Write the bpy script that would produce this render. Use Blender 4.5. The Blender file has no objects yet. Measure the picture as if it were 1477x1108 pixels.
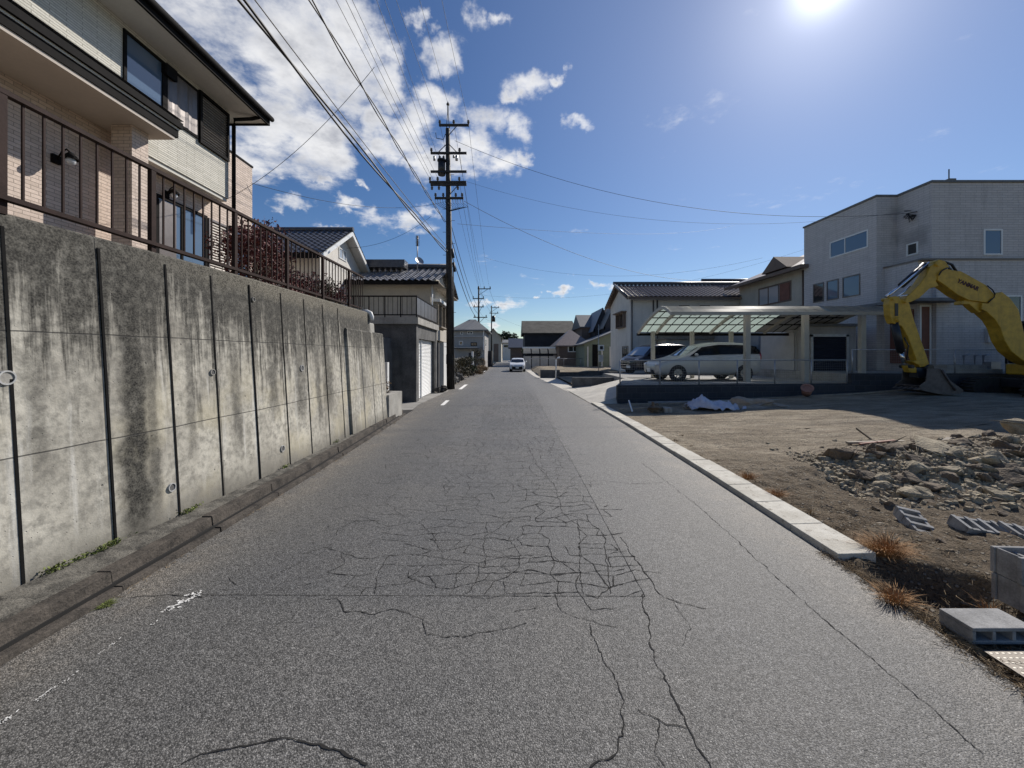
import bpy, math, random
from mathutils import Vector, Matrix, noise as mn
random.seed(7)
R = math.radians
S = bpy.context.scene
COL = S.collection
F, CX, HY, EYE = 560.0, 738.5, 512.0, 1.78

def G(px, py, z=0.0):
    d = F*(EYE-z)/(py-HY)
    return Vector(((px-CX)/F*d, d, z))
def P(px, py, d):
    return Vector(((px-CX)/F*d, d, EYE+(HY-py)/F*d))

# ------------------------------------------------------------------ meshes
class MB:
    def __init__(s): s.v=[]; s.f=[]; s.sm=[]
    def add(s, vs, fs, smooth=False):
        o=len(s.v); s.v += [tuple(v) for v in vs]
        for f in fs: s.f.append([i+o for i in f]); s.sm.append(smooth)
        return s
    def box(s, x0,x1,y0,y1,z0,z1, mtx=None):
        vs=[Vector((x,y,z)) for x in (x0,x1) for y in (y0,y1) for z in (z0,z1)]
        if mtx is not None: vs=[mtx@v for v in vs]
        return s.add(vs,[(0,1,3,2),(4,6,7,5),(0,4,5,1),(2,3,7,6),(0,2,6,4),(1,5,7,3)])
    def prism(s, pts, ext, smooth=False):
        n=len(pts); ext=Vector(ext); a=[Vector(p) for p in pts]; b=[p+ext for p in a]
        fs=[tuple(range(n))[::-1], tuple(range(n,2*n))]+[(i,(i+1)%n,n+(i+1)%n,n+i) for i in range(n)]
        return s.add(a+b,fs,smooth)
    def hexa(s, a4, b4):
        return s.add(list(a4)+list(b4),[(3,2,1,0),(4,5,6,7),(0,1,5,4),(1,2,6,5),(2,3,7,6),(3,0,4,7)])
    def tube(s, pts, r, n=8, caps=True, r1=None):
        pts=[Vector(p) for p in pts]; m=len(pts); vs=[]
        for i,p in enumerate(pts):
            t=(pts[min(i+1,m-1)]-pts[max(i-1,0)]).normalized()
            u=t.cross(Vector((0,0,1)) if abs(t.z)<.95 else Vector((1,0,0))).normalized(); w=t.cross(u)
            rr=r if r1 is None else r+(r1-r)*i/(m-1)
            for k in range(n):
                a=2*math.pi*k/n; vs.append(p+u*rr*math.cos(a)+w*rr*math.sin(a))
        fs=[(i*n+k,i*n+(k+1)%n,(i+1)*n+(k+1)%n,(i+1)*n+k) for i in range(m-1) for k in range(n)]
        s.add(vs,fs,n>4)
        if caps:
            o=len(s.v)-len(vs)
            s.f.append([o+k for k in range(n)][::-1]); s.sm.append(False)
            s.f.append([o+(m-1)*n+k for k in range(n)]); s.sm.append(False)
        return s
    def ring(s, c, axis, r0, r1, h, n=20):
        c=Vector(c); ax=Vector(axis).normalized()
        u=ax.cross(Vector((0,0,1)) if abs(ax.z)<.9 else Vector((1,0,0))).normalized(); w=ax.cross(u)
        vs=[]
        for q,(rr,hh) in enumerate(((r0,0),(r1,0),(r1,h),(r0,h))):
            for k in range(n):
                a=2*math.pi*k/n; vs.append(c+ax*hh+(u*math.cos(a)+w*math.sin(a))*rr)
        fs=[(q*n+k,q*n+(k+1)%n,((q+1)%4)*n+(k+1)%n,((q+1)%4)*n+k) for q in range(4) for k in range(n)]
        return s.add(vs,fs,False)
    def blob(s, c, r, seed=0, rough=.25, seg=7, rings=5, sq=(1,1,1)):
        c=Vector(c); vs=[]
        for i in range(rings+1):
            th=math.pi*i/rings
            for k in range(seg):
                ph=2*math.pi*k/seg
                d=Vector((math.sin(th)*math.cos(ph),math.sin(th)*math.sin(ph),math.cos(th)))
                f=1+rough*mn.noise(d*1.7+Vector((seed*3.1,seed*1.7,0)))*2
                vs.append(c+Vector((d.x*r*sq[0]*f,d.y*r*sq[1]*f,d.z*r*sq[2]*f)))
        fs=[(i*seg+k,(i+1)*seg+k,(i+1)*seg+(k+1)%seg,i*seg+(k+1)%seg) for i in range(rings) for k in range(seg)]
        return s.add(vs,fs,False)
    def build(s, name, mat, parent=None, label=None, cat=None, group=None, kind=None, bevel=0):
        me=bpy.data.meshes.new(name)
        off=Vector((0,0,0)); p=parent
        while p is not None: off+=p.location; p=p.parent
        me.from_pydata([tuple(Vector(v)-off) for v in s.v],[],s.f)
        me.polygons.foreach_set('use_smooth', s.sm)
        me.update()
        import bmesh
        if len(s.f)<60000 and not getattr(s,'open',False):
            bm=bmesh.new(); bm.from_mesh(me)
            bmesh.ops.remove_doubles(bm, verts=bm.verts, dist=1e-5) if False else None
            bmesh.ops.recalc_face_normals(bm, faces=bm.faces); bm.to_mesh(me); bm.free()
        if mat is not None: me.materials.append(mat)
        o=bpy.data.objects.new(name, me); COL.objects.link(o)
        if parent is not None: o.parent=parent
        if label: o['label']=label
        if cat: o['category']=cat
        if group: o['group']=group
        if kind: o['kind']=kind
        if bevel:
            b=o.modifiers.new('bev','BEVEL'); b.width=bevel; b.segments=2; b.limit_method='ANGLE'
        return o
def thing(name, label, cat, loc=(0,0,0), group=None):
    o=bpy.data.objects.new(name, None); COL.objects.link(o); o.location=loc
    o['label']=label; o['category']=cat
    if group: o['group']=group
    return o
def copy_tree(o, parent=None):
    c=o.copy(); COL.objects.link(c); c.parent=parent
    for ch in list(o.children): copy_tree(ch, c)
    return c

# ------------------------------------------------------------------ materials
class NT:
    def __init__(s, name, world=False):
        if world: s.m=S.world
        else: s.m=bpy.data.materials.new(name)
        s.m.use_nodes=True; s.t=s.m.node_tree; s.t.nodes.clear()
    def n(s, typ, props=None, **ins):
        nd=s.t.nodes.new(typ)
        for k,v in (props or {}).items(): setattr(nd,k,v)
        for k,v in ins.items():
            key=k.replace('_',' ')
            sock=None
            if k[0]=='i' and k[1:].isdigit(): sock=nd.inputs[int(k[1:])]
            else: sock=nd.inputs[key]
            if isinstance(v, bpy.types.NodeSocket): s.t.links.new(v, sock)
            elif v is not None: sock.default_value=v
        return nd
    def math(s, op, a, b=None, c=None, clamp=False):
        nd=s.n('ShaderNodeMath',{'operation':op,'use_clamp':clamp})
        for i,v in enumerate((a,b,c)):
            if v is None: continue
            if isinstance(v,bpy.types.NodeSocket): s.t.links.new(v,nd.inputs[i])
            else: nd.inputs[i].default_value=v
        return nd.outputs[0]
    def mr(s, v, a,b,c=0.,d=1., smooth=True):
        nd=s.n('ShaderNodeMapRange',{'interpolation_type':'SMOOTHSTEP' if smooth else 'LINEAR'},Value=v)
        for k,x in zip(('From Min','From Max','To Min','To Max'),(a,b,c,d)): nd.inputs[k].default_value=x
        return nd.outputs[0]
    def mix(s, f, a, b, blend='MIX'):
        nd=s.n('ShaderNodeMix',{'data_type':'RGBA','blend_type':blend,'clamp_factor':True})
        for i,v in ((0,f),(6,a),(7,b)):
            if isinstance(v,bpy.types.NodeSocket): s.t.links.new(v,nd.inputs[i])
            else:
                if i and not hasattr(v,'__len__'): v=(v,v,v,1)
                if i and len(v)==3: v=(*v,1)
                nd.inputs[i].default_value=v
        return nd.outputs[2]
    def noise(s, vec, scale, detail=4., rough=.55, dist=0., color=False):
        nd=s.n('ShaderNodeTexNoise',None,Vector=vec,Scale=scale,Detail=detail,Roughness=rough,Distortion=dist)
        return nd.outputs['Color' if color else 'Fac']
    def vor(s, vec, scale, feature='F1', out='Distance', rnd=1.):
        nd=s.n('ShaderNodeTexVoronoi',{'feature':feature},Vector=vec,Scale=scale,Randomness=rnd)
        return nd.outputs[out]
    def co(s):
        if not hasattr(s,'_co'):
            g=s.n('ShaderNodeNewGeometry'); s._co=g.outputs['Position']
        return s._co
    def xyz(s, v=None):
        nd=s.n('ShaderNodeSeparateXYZ'); s.t.links.new(v or s.co(), nd.inputs[0]); return nd.outputs
    def comb(s,x,y,z=0.):
        nd=s.n('ShaderNodeCombineXYZ')
        for i,v in enumerate((x,y,z)):
            if isinstance(v,bpy.types.NodeSocket): s.t.links.new(v,nd.inputs[i])
            else: nd.inputs[i].default_value=v
        return nd.outputs[0]
    def scale(s, v, sx,sy,sz):
        nd=s.n('ShaderNodeVectorMath',{'operation':'MULTIPLY'}); s.t.links.new(v,nd.inputs[0]); nd.inputs[1].default_value=(sx,sy,sz)
        return nd.outputs[0]
    def vadd(s,a,b):
        nd=s.n('ShaderNodeVectorMath',{'operation':'ADD'}); s.t.links.new(a,nd.inputs[0])
        if isinstance(b,bpy.types.NodeSocket): s.t.links.new(b,nd.inputs[1])
        else: nd.inputs[1].default_value=b
        return nd.outputs[0]
    def bump(s, h, strength=.3, dist=.01, normal=None):
        return s.n('ShaderNodeBump',None,Height=h,Strength=strength,Distance=dist,Normal=normal).outputs[0]
    def out(s, color, rough=.8, normal=None, metal=0., spec=.5, **kw):
        b=s.n('ShaderNodeBsdfPrincipled')
        for k,v in (('Base Color',color),('Roughness',rough),('Metallic',metal),('Specular IOR Level',spec),('Normal',normal)):
            if v is None: continue
            if isinstance(v,bpy.types.NodeSocket): s.t.links.new(v,b.inputs[k])
            else:
                if k=='Base Color' and len(v)==3: v=(*v,1)
                b.inputs[k].default_value=v
        for k,v in kw.items(): b.inputs[k.replace('_',' ')].default_value=v
        o=s.n('ShaderNodeOutputMaterial'); s.t.links.new(b.outputs[0],o.inputs[0])
        s.b=b
        return s.m

def noisy(name, c, var=.25, scale=3., rough=.8, bump=.15, bscale=40., metal=0., spec=.5, streak=0., obj=False, bdist=.01):
    t=NT(name); v=t.co()
    f=t.noise(v,scale,5,.6); f2=t.noise(v,scale*11,3,.6)
    f=t.math('ADD',t.math('MULTIPLY',f,.65),t.math('MULTIPLY',f2,.35))
    f=t.mr(f,.3,.7)
    c=Vector(c); lo=c*(1-var); hi=c*(1+var)
    col=t.mix(f,tuple(lo),tuple(hi))
    if streak:
        s2=t.noise(t.scale(v,3,3,.25),2.,4,.6); col=t.mix(t.mr(s2,.5,.75,0,streak),col,tuple(c*.35))
    nrm=t.bump(t.noise(v,bscale,3,.6),bump,bdist) if bump else None
    return t.out(col,rough,nrm,metal,spec)

def brick(name, c1, c2, mortar, w, h, ms=.004, bump=.5, rough=.8, stain=.25, rowvar=True, bd=.01, noisec=.2, blot=None):
    t=NT(name); x=t.xyz(); u=t.math('ADD',x[0],x[1]); v=t.comb(u,x[2])
    b=t.n('ShaderNodeTexBrick',{'offset':.5},Vector=v,Scale=1.0)
    for k,q in (('Color1',(*c1,1)),('Color2',(*c2,1)),('Mortar',(*mortar,1)),('Mortar Size',ms),('Brick Width',w),('Row Height',h),('Bias',0.),('Mortar Smooth',.2)): b.inputs[k].default_value=q
    col=b.outputs[0]
    n1=t.noise(t.co(),1.1,5,.6); n2=t.noise(t.co(),25,4,.6)
    col=t.mix(t.mr(n2,.3,.7,0,noisec),col,t.mix(1.,col,(.45,.43,.42),'MULTIPLY'))
    s2=t.noise(t.scale(t.co(),2.5,2.5,.35),1.6,5,.65)
    col=t.mix(t.mr(s2,.48,.75,0,stain),col,tuple(Vector(c1)*.4))
    for (p,r,a) in (blot or []):
        d=t.n('ShaderNodeVectorMath',{'operation':'DISTANCE'}); t.t.links.new(t.co(),d.inputs[0]); d.inputs[1].default_value=p
        q=t.math('ADD',d.outputs['Value'],t.math('MULTIPLY',t.math('SUBTRACT',t.noise(t.co(),2.,5,.6),.5),r*1.4))
        col=t.mix(t.mr(q,r*.2,r,a,0),col,tuple(Vector(c1)*.3))
    hgt=t.math('ADD',t.math('MULTIPLY',b.outputs['Fac'],-1.),t.math('MULTIPLY',n2,.5))
    return t.out(col,rough,t.bump(hgt,bump,bd))

def glass(name, c=(.02,.025,.03), rough=.04):
    t=NT(name); return t.out(c,rough,None,0,.8,Coat_Weight=.6)

M={}
# asphalt ------------------------------------------------------------
def m_asphalt():
    t=NT('asphalt'); v=t.co(); X,Y,Z=t.xyz()
    # aggregate; its bright specks also paint in the sun glints
    vd=t.n('ShaderNodeTexVoronoi',{'feature':'F1'},Vector=v,Scale=145.)
    rnd=t.xyz(vd.outputs['Color'])[0]
    agg=t.math('MULTIPLY',t.mr(rnd,0,1,.30,1.75,False),t.mr(t.noise(v,26,4,.7),.3,.7,.78,1.22))
    big=t.n('ShaderNodeTexVoronoi',{'feature':'F1'},Vector=v,Scale=85.)
    r2=t.xyz(big.outputs['Color'])[1]
    glint_speck=t.math('MULTIPLY',t.mr(r2,.88,.93),t.mr(big.outputs['Distance'],.18,.32,1,0))
    gap=t.mr(vd.outputs['Distance'],.3,.7,1.08,.48)
    large=t.noise(v,.55,5,.6); med=t.noise(v,3.2,5,.65)
    # zone: re-laid strip -2.35<X<1, Y>2.88 is darker
    strip=t.math('MULTIPLY',t.math('MULTIPLY',t.mr(X,-2.5,-1.9),t.mr(X,.97,1.03,1,0)),t.mr(Y,2.6,3.0))
    base=t.mix(strip,(.133,.130,.124),(.110,.110,.110))
    trk=t.math('MAXIMUM',t.mr(t.math('ABSOLUTE',t.math('ADD',X,1.15)),.1,.55,1,0),t.mr(t.math('ABSOLUTE',t.math('SUBTRACT',X,1.35)),.1,.6,1,0))
    base=t.mix(t.math('MULTIPLY',trk,t.mr(t.noise(t.scale(v,1,.25,1),1.5,4,.6),.35,.65,.1,.5)),base,(.165,.162,.157))
    base=t.mix(t.mr(large,.35,.7,0,.5),base,(.162,.153,.138))
    base=t.mix(t.mr(med,.5,.75,0,.35),base,(.084,.083,.083))
    # wheel tracks / dusty edges
    edge=t.math('MAXIMUM',t.mr(X,-2.9,-2.3,1,0),t.mr(X,2.1,2.75))
    dn=t.noise(v,2.,5,.7)
    base=t.mix(t.math('MULTIPLY',edge,t.mr(dn,.35,.7,.1,.75)),base,(.25,.22,.18))
    base=t.mix(t.mr(t.noise(t.vadd(v,(9,3,1)),1.7,5,.7),.60,.74,0,.45),base,(.075,.073,.070))
    col=t.mix(1.,base,t.comb(agg,agg,agg),'MULTIPLY')
    col=t.mix(1.,col,t.comb(gap,gap,gap),'MULTIPLY')
    col=t.mix(t.math('MULTIPLY',glint_speck,.85),col,(.46,.45,.42))
    # crack network
    wv=t.vadd(v,t.scale(t.noise(v,4.5,4,.6,0,True),.16,.16,0))
    wv=t.scale(wv,1,1,0)
    e1=t.vor(wv,3.6,'DISTANCE_TO_EDGE'); e2=t.vor(t.vadd(wv,(3.3,1.7,0)),8.0,'DISTANCE_TO_EDGE')
    th=t.mr(t.noise(v,9,3),.3,.7,.5,1.6)
    l1=t.math('LESS_THAN',e1,t.math('MULTIPLY',th,.020)); l2=t.math('LESS_THAN',e2,t.math('MULTIPLY',th,.030))
    m1=t.math('MULTIPLY',t.math('MULTIPLY',t.mr(X,-2.3,-1.2),t.mr(X,.98,1.25,1,0)),t.mr(Y,2.35,3.0))
    m1=t.math('MULTIPLY',m1,t.mr(t.noise(v,2.2,4),.36,.62))
    m2=t.math('MULTIPLY',t.math('MULTIPLY',t.mr(X,-1.3,.2),t.mr(X,.98,1.1,1,0)),t.math('MULTIPLY',t.mr(Y,2.5,3.1),t.mr(Y,12,24,1,0)))
    m2=t.math('MULTIPLY',m2,t.mr(t.noise(v,1.4,4),.38,.6))
    crack=t.math('MAXIMUM',t.math('MULTIPLY',l1,m1),t.math('MULTIPLY',l2,m2))
    col=t.mix(t.math('MULTIPLY',crack,.0),col,(.010,.010,.010))
    h=t.math('ADD',t.math('MULTIPLY',vd.outputs['Distance'],-1.),t.math('MULTIPLY',crack,0.))
    nb=t.bump(h,.6,.005); nb=t.bump(t.noise(v,6,4),.25,.02,nb)
    return t.out(col,.66,nb,0,.5)
M['asphalt']=m_asphalt()

def m_wall():
    t=NT('stained_concrete'); v=t.co(); X,Y,Z=t.xyz()
    a=t.noise(v,1.3,6,.6); b=t.noise(v,14,5,.65); c=t.noise(v,70,3,.6)
    col=t.mix(t.mr(a,.3,.7),(.34,.315,.265),(.63,.595,.505))
    col=t.mix(t.mr(b,.35,.70,0,.75),col,(.19,.18,.155))
    # yellowish lichen patches on the lower half
    yl=t.math('MULTIPLY',t.mr(t.noise(t.vadd(v,(4,9,2)),1.4,4,.55),.48,.66,0,.5),t.mr(Z,1.9,1.1))
    col=t.mix(yl,col,(.56,.50,.35))
    # pale efflorescence streaks
    st=t.noise(t.scale(v,6,6,.35),1.5,5,.65)
    col=t.mix(t.mr(st,.54,.75,0,.65),col,(.72,.70,.64))
    # dark algae from the coping down, streaky
    s1=t.noise(t.scale(v,4,4,.22),1.6,6,.7); s2=t.noise(t.scale(v,15,15,.5),1.4,4,.7)
    edge=t.math('ADD',t.math('MULTIPLY',t.math('SUBTRACT',s1,.5),3.2),t.math('MULTIPLY',t.math('SUBTRACT',s2,.5),1.8))
    lim=t.math('ADD',Z,edge)
    dark=t.mr(lim,1.40,2.25,0,.97)
    # individual run-off columns at several places
    def colm(y0,w,zl,amt):
        d=t.math('ABSOLUTE',t.math('SUBTRACT',t.math('ADD',Y,t.math('MULTIPLY',t.math('SUBTRACT',t.noise(v,2.5,5,.7),.5),w*1.6)),y0))
        return t.math('MULTIPLY',t.mr(d,w*.3,w*1.1,amt,0),t.mr(Z,zl-.5,zl))
    for (y0,w,zl,amt) in ((3.56,.17,.3,1.),(4.15,.07,1.0,.55),(2.9,.08,1.2,.5),(6.75,.12,.9,.7),(3.72,.08,.5,.7),(4.78,.12,.9,.6),(2.2,.2,1.2,.6),(5.5,.15,1.2,.7),(6.2,.2,1.0,.7),(7.1,.25,1.1,.75),(8.6,.2,1.2,.5)):
        dark=t.math('MAXIMUM',dark,colm(y0,w,zl,amt))
    dark=t.math('MULTIPLY',dark,t.mr(b,.2,.6,.72,1.))
    col=t.mix(dark,col,t.mix(t.mr(c,.35,.65),(.012,.0115,.010),(.085,.080,.068)))
    # mossy exposed aggregate on the coping band
    top=t.math('MULTIPLY',t.mr(t.math('ADD',Z,t.math('MULTIPLY',s1,.25)),2.62,2.82,0,.8),t.mr(Y,3.3,6.0,.1,1.))
    col=t.mix(top,col,t.mix(t.mr(c,.4,.6),(.07,.062,.045),(.26,.235,.185)))
    # dirt splash along the foot
    col=t.mix(t.math('MULTIPLY',t.mr(t.math('ADD',Z,t.math('MULTIPLY',b,.3)),.25,.65,.7,0),1.),col,(.13,.12,.10))
    # formwork joints
    def line(val,p,w): return t.mr(t.math('ABSOLUTE',t.math('SUBTRACT',val,p)),w*.5,w,1,0)
    zz=t.math('ADD',Z,t.math('MULTIPLY',t.noise(v,3,2),.02))
    blk=t.mr(t.noise(t.scale(v,0,1.7,0),1.,1),.3,.7,-.06,.06)
    j=t.math('MAXIMUM',line(zz,1.06,.007),line(zz,1.96,.007))
    yj=t.math('PINGPONG',t.math('ADD',t.math('ADD',Y,.29-.02),t.math('MULTIPLY',t.noise(v,2,2),.012)),.6)
    j=t.math('MAXIMUM',j,t.mr(yj,.002,.006,.8,0))
    # tie holes and air voids
    vo=t.n('ShaderNodeTexVoronoi',{'feature':'F1'},Vector=t.scale(v,0,1,1),Scale=7.)
    hole=t.math('MULTIPLY',t.mr(vo.outputs['Distance'],.05,.08,1,0),t.math('GREATER_THAN',t.xyz(vo.outputs['Color'])[0],.6))
    vo2=t.n('ShaderNodeTexVoronoi',{'feature':'F1'},Vector=t.scale(v,0,1,1),Scale=22.)
    hole2=t.math('MULTIPLY',t.mr(vo2.outputs['Distance'],.07,.12,1,0),t.math('GREATER_THAN',t.xyz(vo2.outputs['Color'])[0],.72))
    hole=t.math('MAXIMUM',hole,t.math('MULTIPLY',hole2,.7))
    j=t.math('MAXIMUM',j,t.math('MULTIPLY',hole,.8))
    col=t.mix(t.math('MULTIPLY',j,.75),col,(.05,.048,.045))
    h=t.math('ADD',t.math('ADD',t.math('MULTIPLY',b,.5),t.math('MULTIPLY',c,.3)),t.math('MULTIPLY',j,-1.2))
    return t.out(col,.85,t.bump(h,.5,.012),0,.3)
M['wall']=m_wall()

def m_dirt():
    t=NT('dirt'); v=t.co(); X,Y,Z=t.xyz()
    a=t.noise(v,.8,6,.65); b=t.noise(v,6,6,.7); c=t.noise(v,45,4,.7)
    col=t.mix(t.mr(a,.3,.7),(.28,.235,.17),(.45,.385,.29))
    # tracked pale clay in bands further off, dark loam near the kerb end
    bands=t.noise(t.scale(v,.35,2.2,1),2.2,5,.7)
    col=t.mix(t.mr(bands,.42,.64,0,.8),col,(.20,.16,.115))
    near=t.mr(t.math('ADD',Y,t.math('MULTIPLY',t.math('SUBTRACT',b,.5),2.5)),4.8,7.8,1,0)
    col=t.mix(t.math('MULTIPLY',near,.8),col,t.mix(t.mr(c,.35,.65),(.030,.022,.015),(.20,.15,.10)))
    st=t.n('ShaderNodeTexVoronoi',{'feature':'F1'},Vector=v,Scale=26.)
    sel=t.math('GREATER_THAN',t.xyz(st.outputs['Color'])[0],.62)
    peb=t.math('MULTIPLY',sel,t.mr(st.outputs['Distance'],.25,.45,1,0))
    col=t.mix(t.math('MULTIPLY',peb,.7),col,(.36,.33,.28))
    col=t.mix(t.mr(c,.4,.7,0,.5),col,(.10,.08,.055))
    h=t.math('ADD',t.math('ADD',b,t.math('MULTIPLY',c,.5)),t.math('MULTIPLY',peb,.8))
    return t.out(col,.95,t.bump(h,1.,.05),0,.15)
M['dirt']=m_dirt()
def m_kerb():
    t=NT('pale_kerb_concrete'); v=t.co(); a=t.noise(v,3,6,.65); b=t.noise(v,14,5,.7); c=t.noise(v,80,3,.6)
    col=t.mix(t.mr(a,.3,.7),(.50,.47,.40),(.68,.65,.57))
    col=t.mix(t.mr(b,.55,.72,0,.75),col,(.20,.16,.115))
    col=t.mix(t.mr(c,.55,.75,0,.4),col,(.25,.22,.18))
    return t.out(col,.9,t.bump(t.math('ADD',b,c),.6,.008),0,.2)
M['kerb_white']=m_kerb()
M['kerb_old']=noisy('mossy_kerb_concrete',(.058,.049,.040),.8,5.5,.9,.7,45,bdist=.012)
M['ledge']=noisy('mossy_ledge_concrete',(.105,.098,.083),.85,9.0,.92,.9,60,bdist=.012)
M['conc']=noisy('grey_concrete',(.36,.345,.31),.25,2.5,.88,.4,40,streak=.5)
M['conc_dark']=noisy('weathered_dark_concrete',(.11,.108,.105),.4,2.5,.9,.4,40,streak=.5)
M['block']=noisy('concrete_block_grey',(.31,.305,.295),.35,7,.95,.9,150,bdist=.004)
M['blockwall']=brick('dark_block_wall',(.045,.048,.06),(.035,.037,.046),(.09,.09,.09),.4,.2,.006,.6)
M['apron']=noisy('pale_driveway_concrete',(.50,.47,.41),.18,2,.85,.3,40)
M['paving']=noisy('worn_paving_concrete',(.27,.26,.24),.3,1.5,.88,.3,40)
M['ground']=noisy('earth_ground',(.16,.135,.10),.4,.5,.95,.5,12)
M['brick']=brick('beige_brick_tile',(.72,.59,.50),(.58,.47,.39),(.36,.29,.24),.21,.062,.005,.8,.75,.12)
M['siding']=brick('ivory_stone_siding',(.76,.73,.64),(.60,.58,.50),(.40,.38,.32),.46,.045,.006,.9,.8,.12,bd=.012)
M['soffit']=noisy('beige_soffit_board',(.50,.44,.38),.07,1.5,.8,.1,30)
M['soffit_white']=noisy('ivory_eave_board',(.62,.60,.54),.06,1.5,.8,.1,30)
M['black']=noisy('dark_brown_metal',(.012,.011,.011),.3,4,.8,.05,30,spec=.1)
M['matte']=noisy('matte_black_rubber',(.008,.008,.008),.3,4,.9,.05,30,spec=.15)
M['rail']=noisy('brown_painted_rail',(.035,.021,.018),.3,6,.75,.15,60,spec=.15)
M['alu']=noisy('bronze_aluminium',(.17,.15,.14),.15,6,.4,.05,60,metal=.5)
M['steel']=noisy('galvanised_steel',(.42,.42,.43),.15,8,.45,.1,60,metal=.6)
M['glass']=glass('window_glass')
M['glass_blue']=glass('sky_window_glass',(.10,.15,.22),.05)
M['glass_pale']=glass('frosted_window_glass',(.40,.42,.44),.15)
M['slat']=noisy('ivory_shutter_slat',(.60,.55,.49),.08,5,.6,.1,60)
M['slat_dark']=noisy('brown_shutter_slat',(.15,.135,.125),.15,5,.6,.1,60)
M['white']=noisy('white_painted_wall',(.66,.63,.58),.09,1.2,.8,.2,30,streak=.22)
M['white_paint']=noisy('white_enamel',(.78,.78,.76),.05,3,.4,.05,30)
M['beige']=noisy('beige_stucco',(.48,.44,.37),.12,1.2,.85,.3,60,streak=.25)
M['grey_wall']=noisy('grey_stucco',(.36,.35,.34),.12,1.2,.85,.3,60,streak=.3)
M['green_wall']=noisy('sage_green_siding',(.20,.225,.17),.12,1.2,.8,.2,40)
M['brown_wall']=noisy('brown_siding',(.17,.125,.10),.2,1.2,.8,.2,40)
M['dark_wall']=noisy('blackened_board_wall',(.030,.031,.036),.3,1.,.8,.3,20)
M['tile_dark']=noisy('dark_roof_tile',(.065,.067,.078),.35,6,.36,.2,50,spec=.7)
M['tile_silver']=noisy('silver_grey_roof_tile',(.20,.20,.215),.25,6,.38,.2,50,spec=.7)
M['tile_brown']=noisy('brown_roof_tile',(.15,.115,.105),.35,6,.45,.2,50)
M['slate']=noisy('grey_slate_roof',(.15,.155,.16),.2,4,.7,.2,30)
M['slate_blue']=noisy('blue_grey_roof',(.16,.19,.24),.2,4,.6,.2,30)
M['thatch']=noisy('mossy_grey_roof',(.065,.06,.05),.6,1.0,.9,.4,10)
M['greytile']=brick('grey_white_wall_tile',(.62,.585,.57),(.56,.53,.515),(.35,.33,.325),.45,.105,.006,.6,.7,.28,blot=[((17.9,17.2,6.9),.75,.5),((17.9,18.1,8.4),.5,.4),((17.9,18.1,7.2),.5,.4)])
M['pole']=noisy('dark_weathered_pole',(.035,.032,.030),.35,5,.7,.2,40)
M['porcelain']=noisy('insulator_porcelain',(.10,.09,.085),.2,9,.3,.05,30)
M['cable']=noisy('black_cable',(.018,.018,.019),.2,9,.6,.0,30)
M['cable_grey']=noisy('faded_thin_cable',(.10,.11,.13),.2,9,.6,.0,30)
M['yellow']=noisy('excavator_yellow_paint',(.52,.315,.03),.25,5,.45,.12,60,streak=.45)
M['track']=noisy('muddy_black_rubber',(.025,.024,.023),.5,8,.85,.5,30)
M['bucket']=noisy('worn_bucket_steel',(.12,.105,.10),.35,7,.6,.4,40,metal=.4)
M['chrome']=noisy('chrome_rod',(.75,.75,.76),.05,7,.15,.0,40,metal=1.)
M['hose']=noisy('black_hydraulic_steel',(.02,.02,.024),.3,7,.4,.1,40)
M['paint_white']=noisy('white_car_paint',(.72,.73,.74),.03,3,.22,.0,30,spec=.6)
M['paint_silver']=noisy('pearl_silver_car_paint',(.45,.445,.425),.04,3,.3,.0,30,metal=.2,spec=.5)
M['paint_black']=noisy('dark_blue_black_car_paint',(.018,.02,.03),.1,3,.2,.0,30,spec=.6)
M['tyre']=noisy('tyre_rubber',(.02,.02,.02),.2,9,.85,.2,60)
M['rim']=noisy('alloy_rim',(.28,.28,.29),.1,9,.3,.0,60,metal=.8)
M['lamp_glass']=glass('headlight_glass',(.55,.57,.6),.1)
M['red_glass']=glass('tail_light_glass',(.35,.02,.02),.1)
M['plate']=noisy('number_plate_white',(.75,.75,.7),.05,9,.5,.0,60)
M['rock']=noisy('pale_broken_rock',(.31,.26,.18),.5,5,.95,.9,25,bdist=.03)
M['rock_dark']=noisy('earthy_clod',(.15,.115,.08),.45,6,.95,.9,25,bdist=.03)
M['straw']=noisy('dry_grass',(.26,.19,.11),.5,9,.9,.0,25)
M['orange_grass']=noisy('orange_withered_grass',(.34,.185,.075),.45,14,.9,.0,25)
M['leaf_red']=noisy('dark_red_maple_leaf',(.12,.028,.024),.6,8,.7,.0,25)
M['leaf_green']=noisy('evergreen_leaf',(.035,.05,.022),.6,6,.8,.0,25)
M['leaf_olive']=noisy('olive_shrub_leaf',(.07,.062,.035),.5,6,.8,.0,25)
M['leaf_lime']=noisy('small_weed_leaf',(.14,.17,.04),.4,12,.8,.0,25)
M['bark']=noisy('brown_bark',(.09,.07,.05),.4,9,.9,.5,40)
M['wood']=noisy('weathered_timber',(.28,.24,.19),.3,7,.85,.4,40)
M['terracotta']=noisy('faded_clay_pot',(.32,.16,.12),.2,5,.8,.2,40)
M['sheet']=noisy('crumpled_white_sheet',(.58,.58,.66),.12,5,.7,.6,12,bdist=.05)
M['sack']=noisy('tan_sandbag_cloth',(.33,.27,.21),.2,7,.9,.6,60)
M['shed']=noisy('grey_white_corrugated_sheet',(.46,.45,.43),.1,2,.6,.1,30)
M['navy']=noisy('navy_roller_shutter',(.02,.022,.035),.15,3,.5,.1,30)
M['cream_frame']=noisy('champagne_aluminium',(.40,.375,.32),.08,4,.5,.0,30)
M['curtain']=noisy('pale_curtain',(.55,.58,.62),.2,6,.9,.3,20)
M['redbrown']=noisy('red_brown_panel',(.20,.085,.06),.15,3,.7,.1,30)
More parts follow.
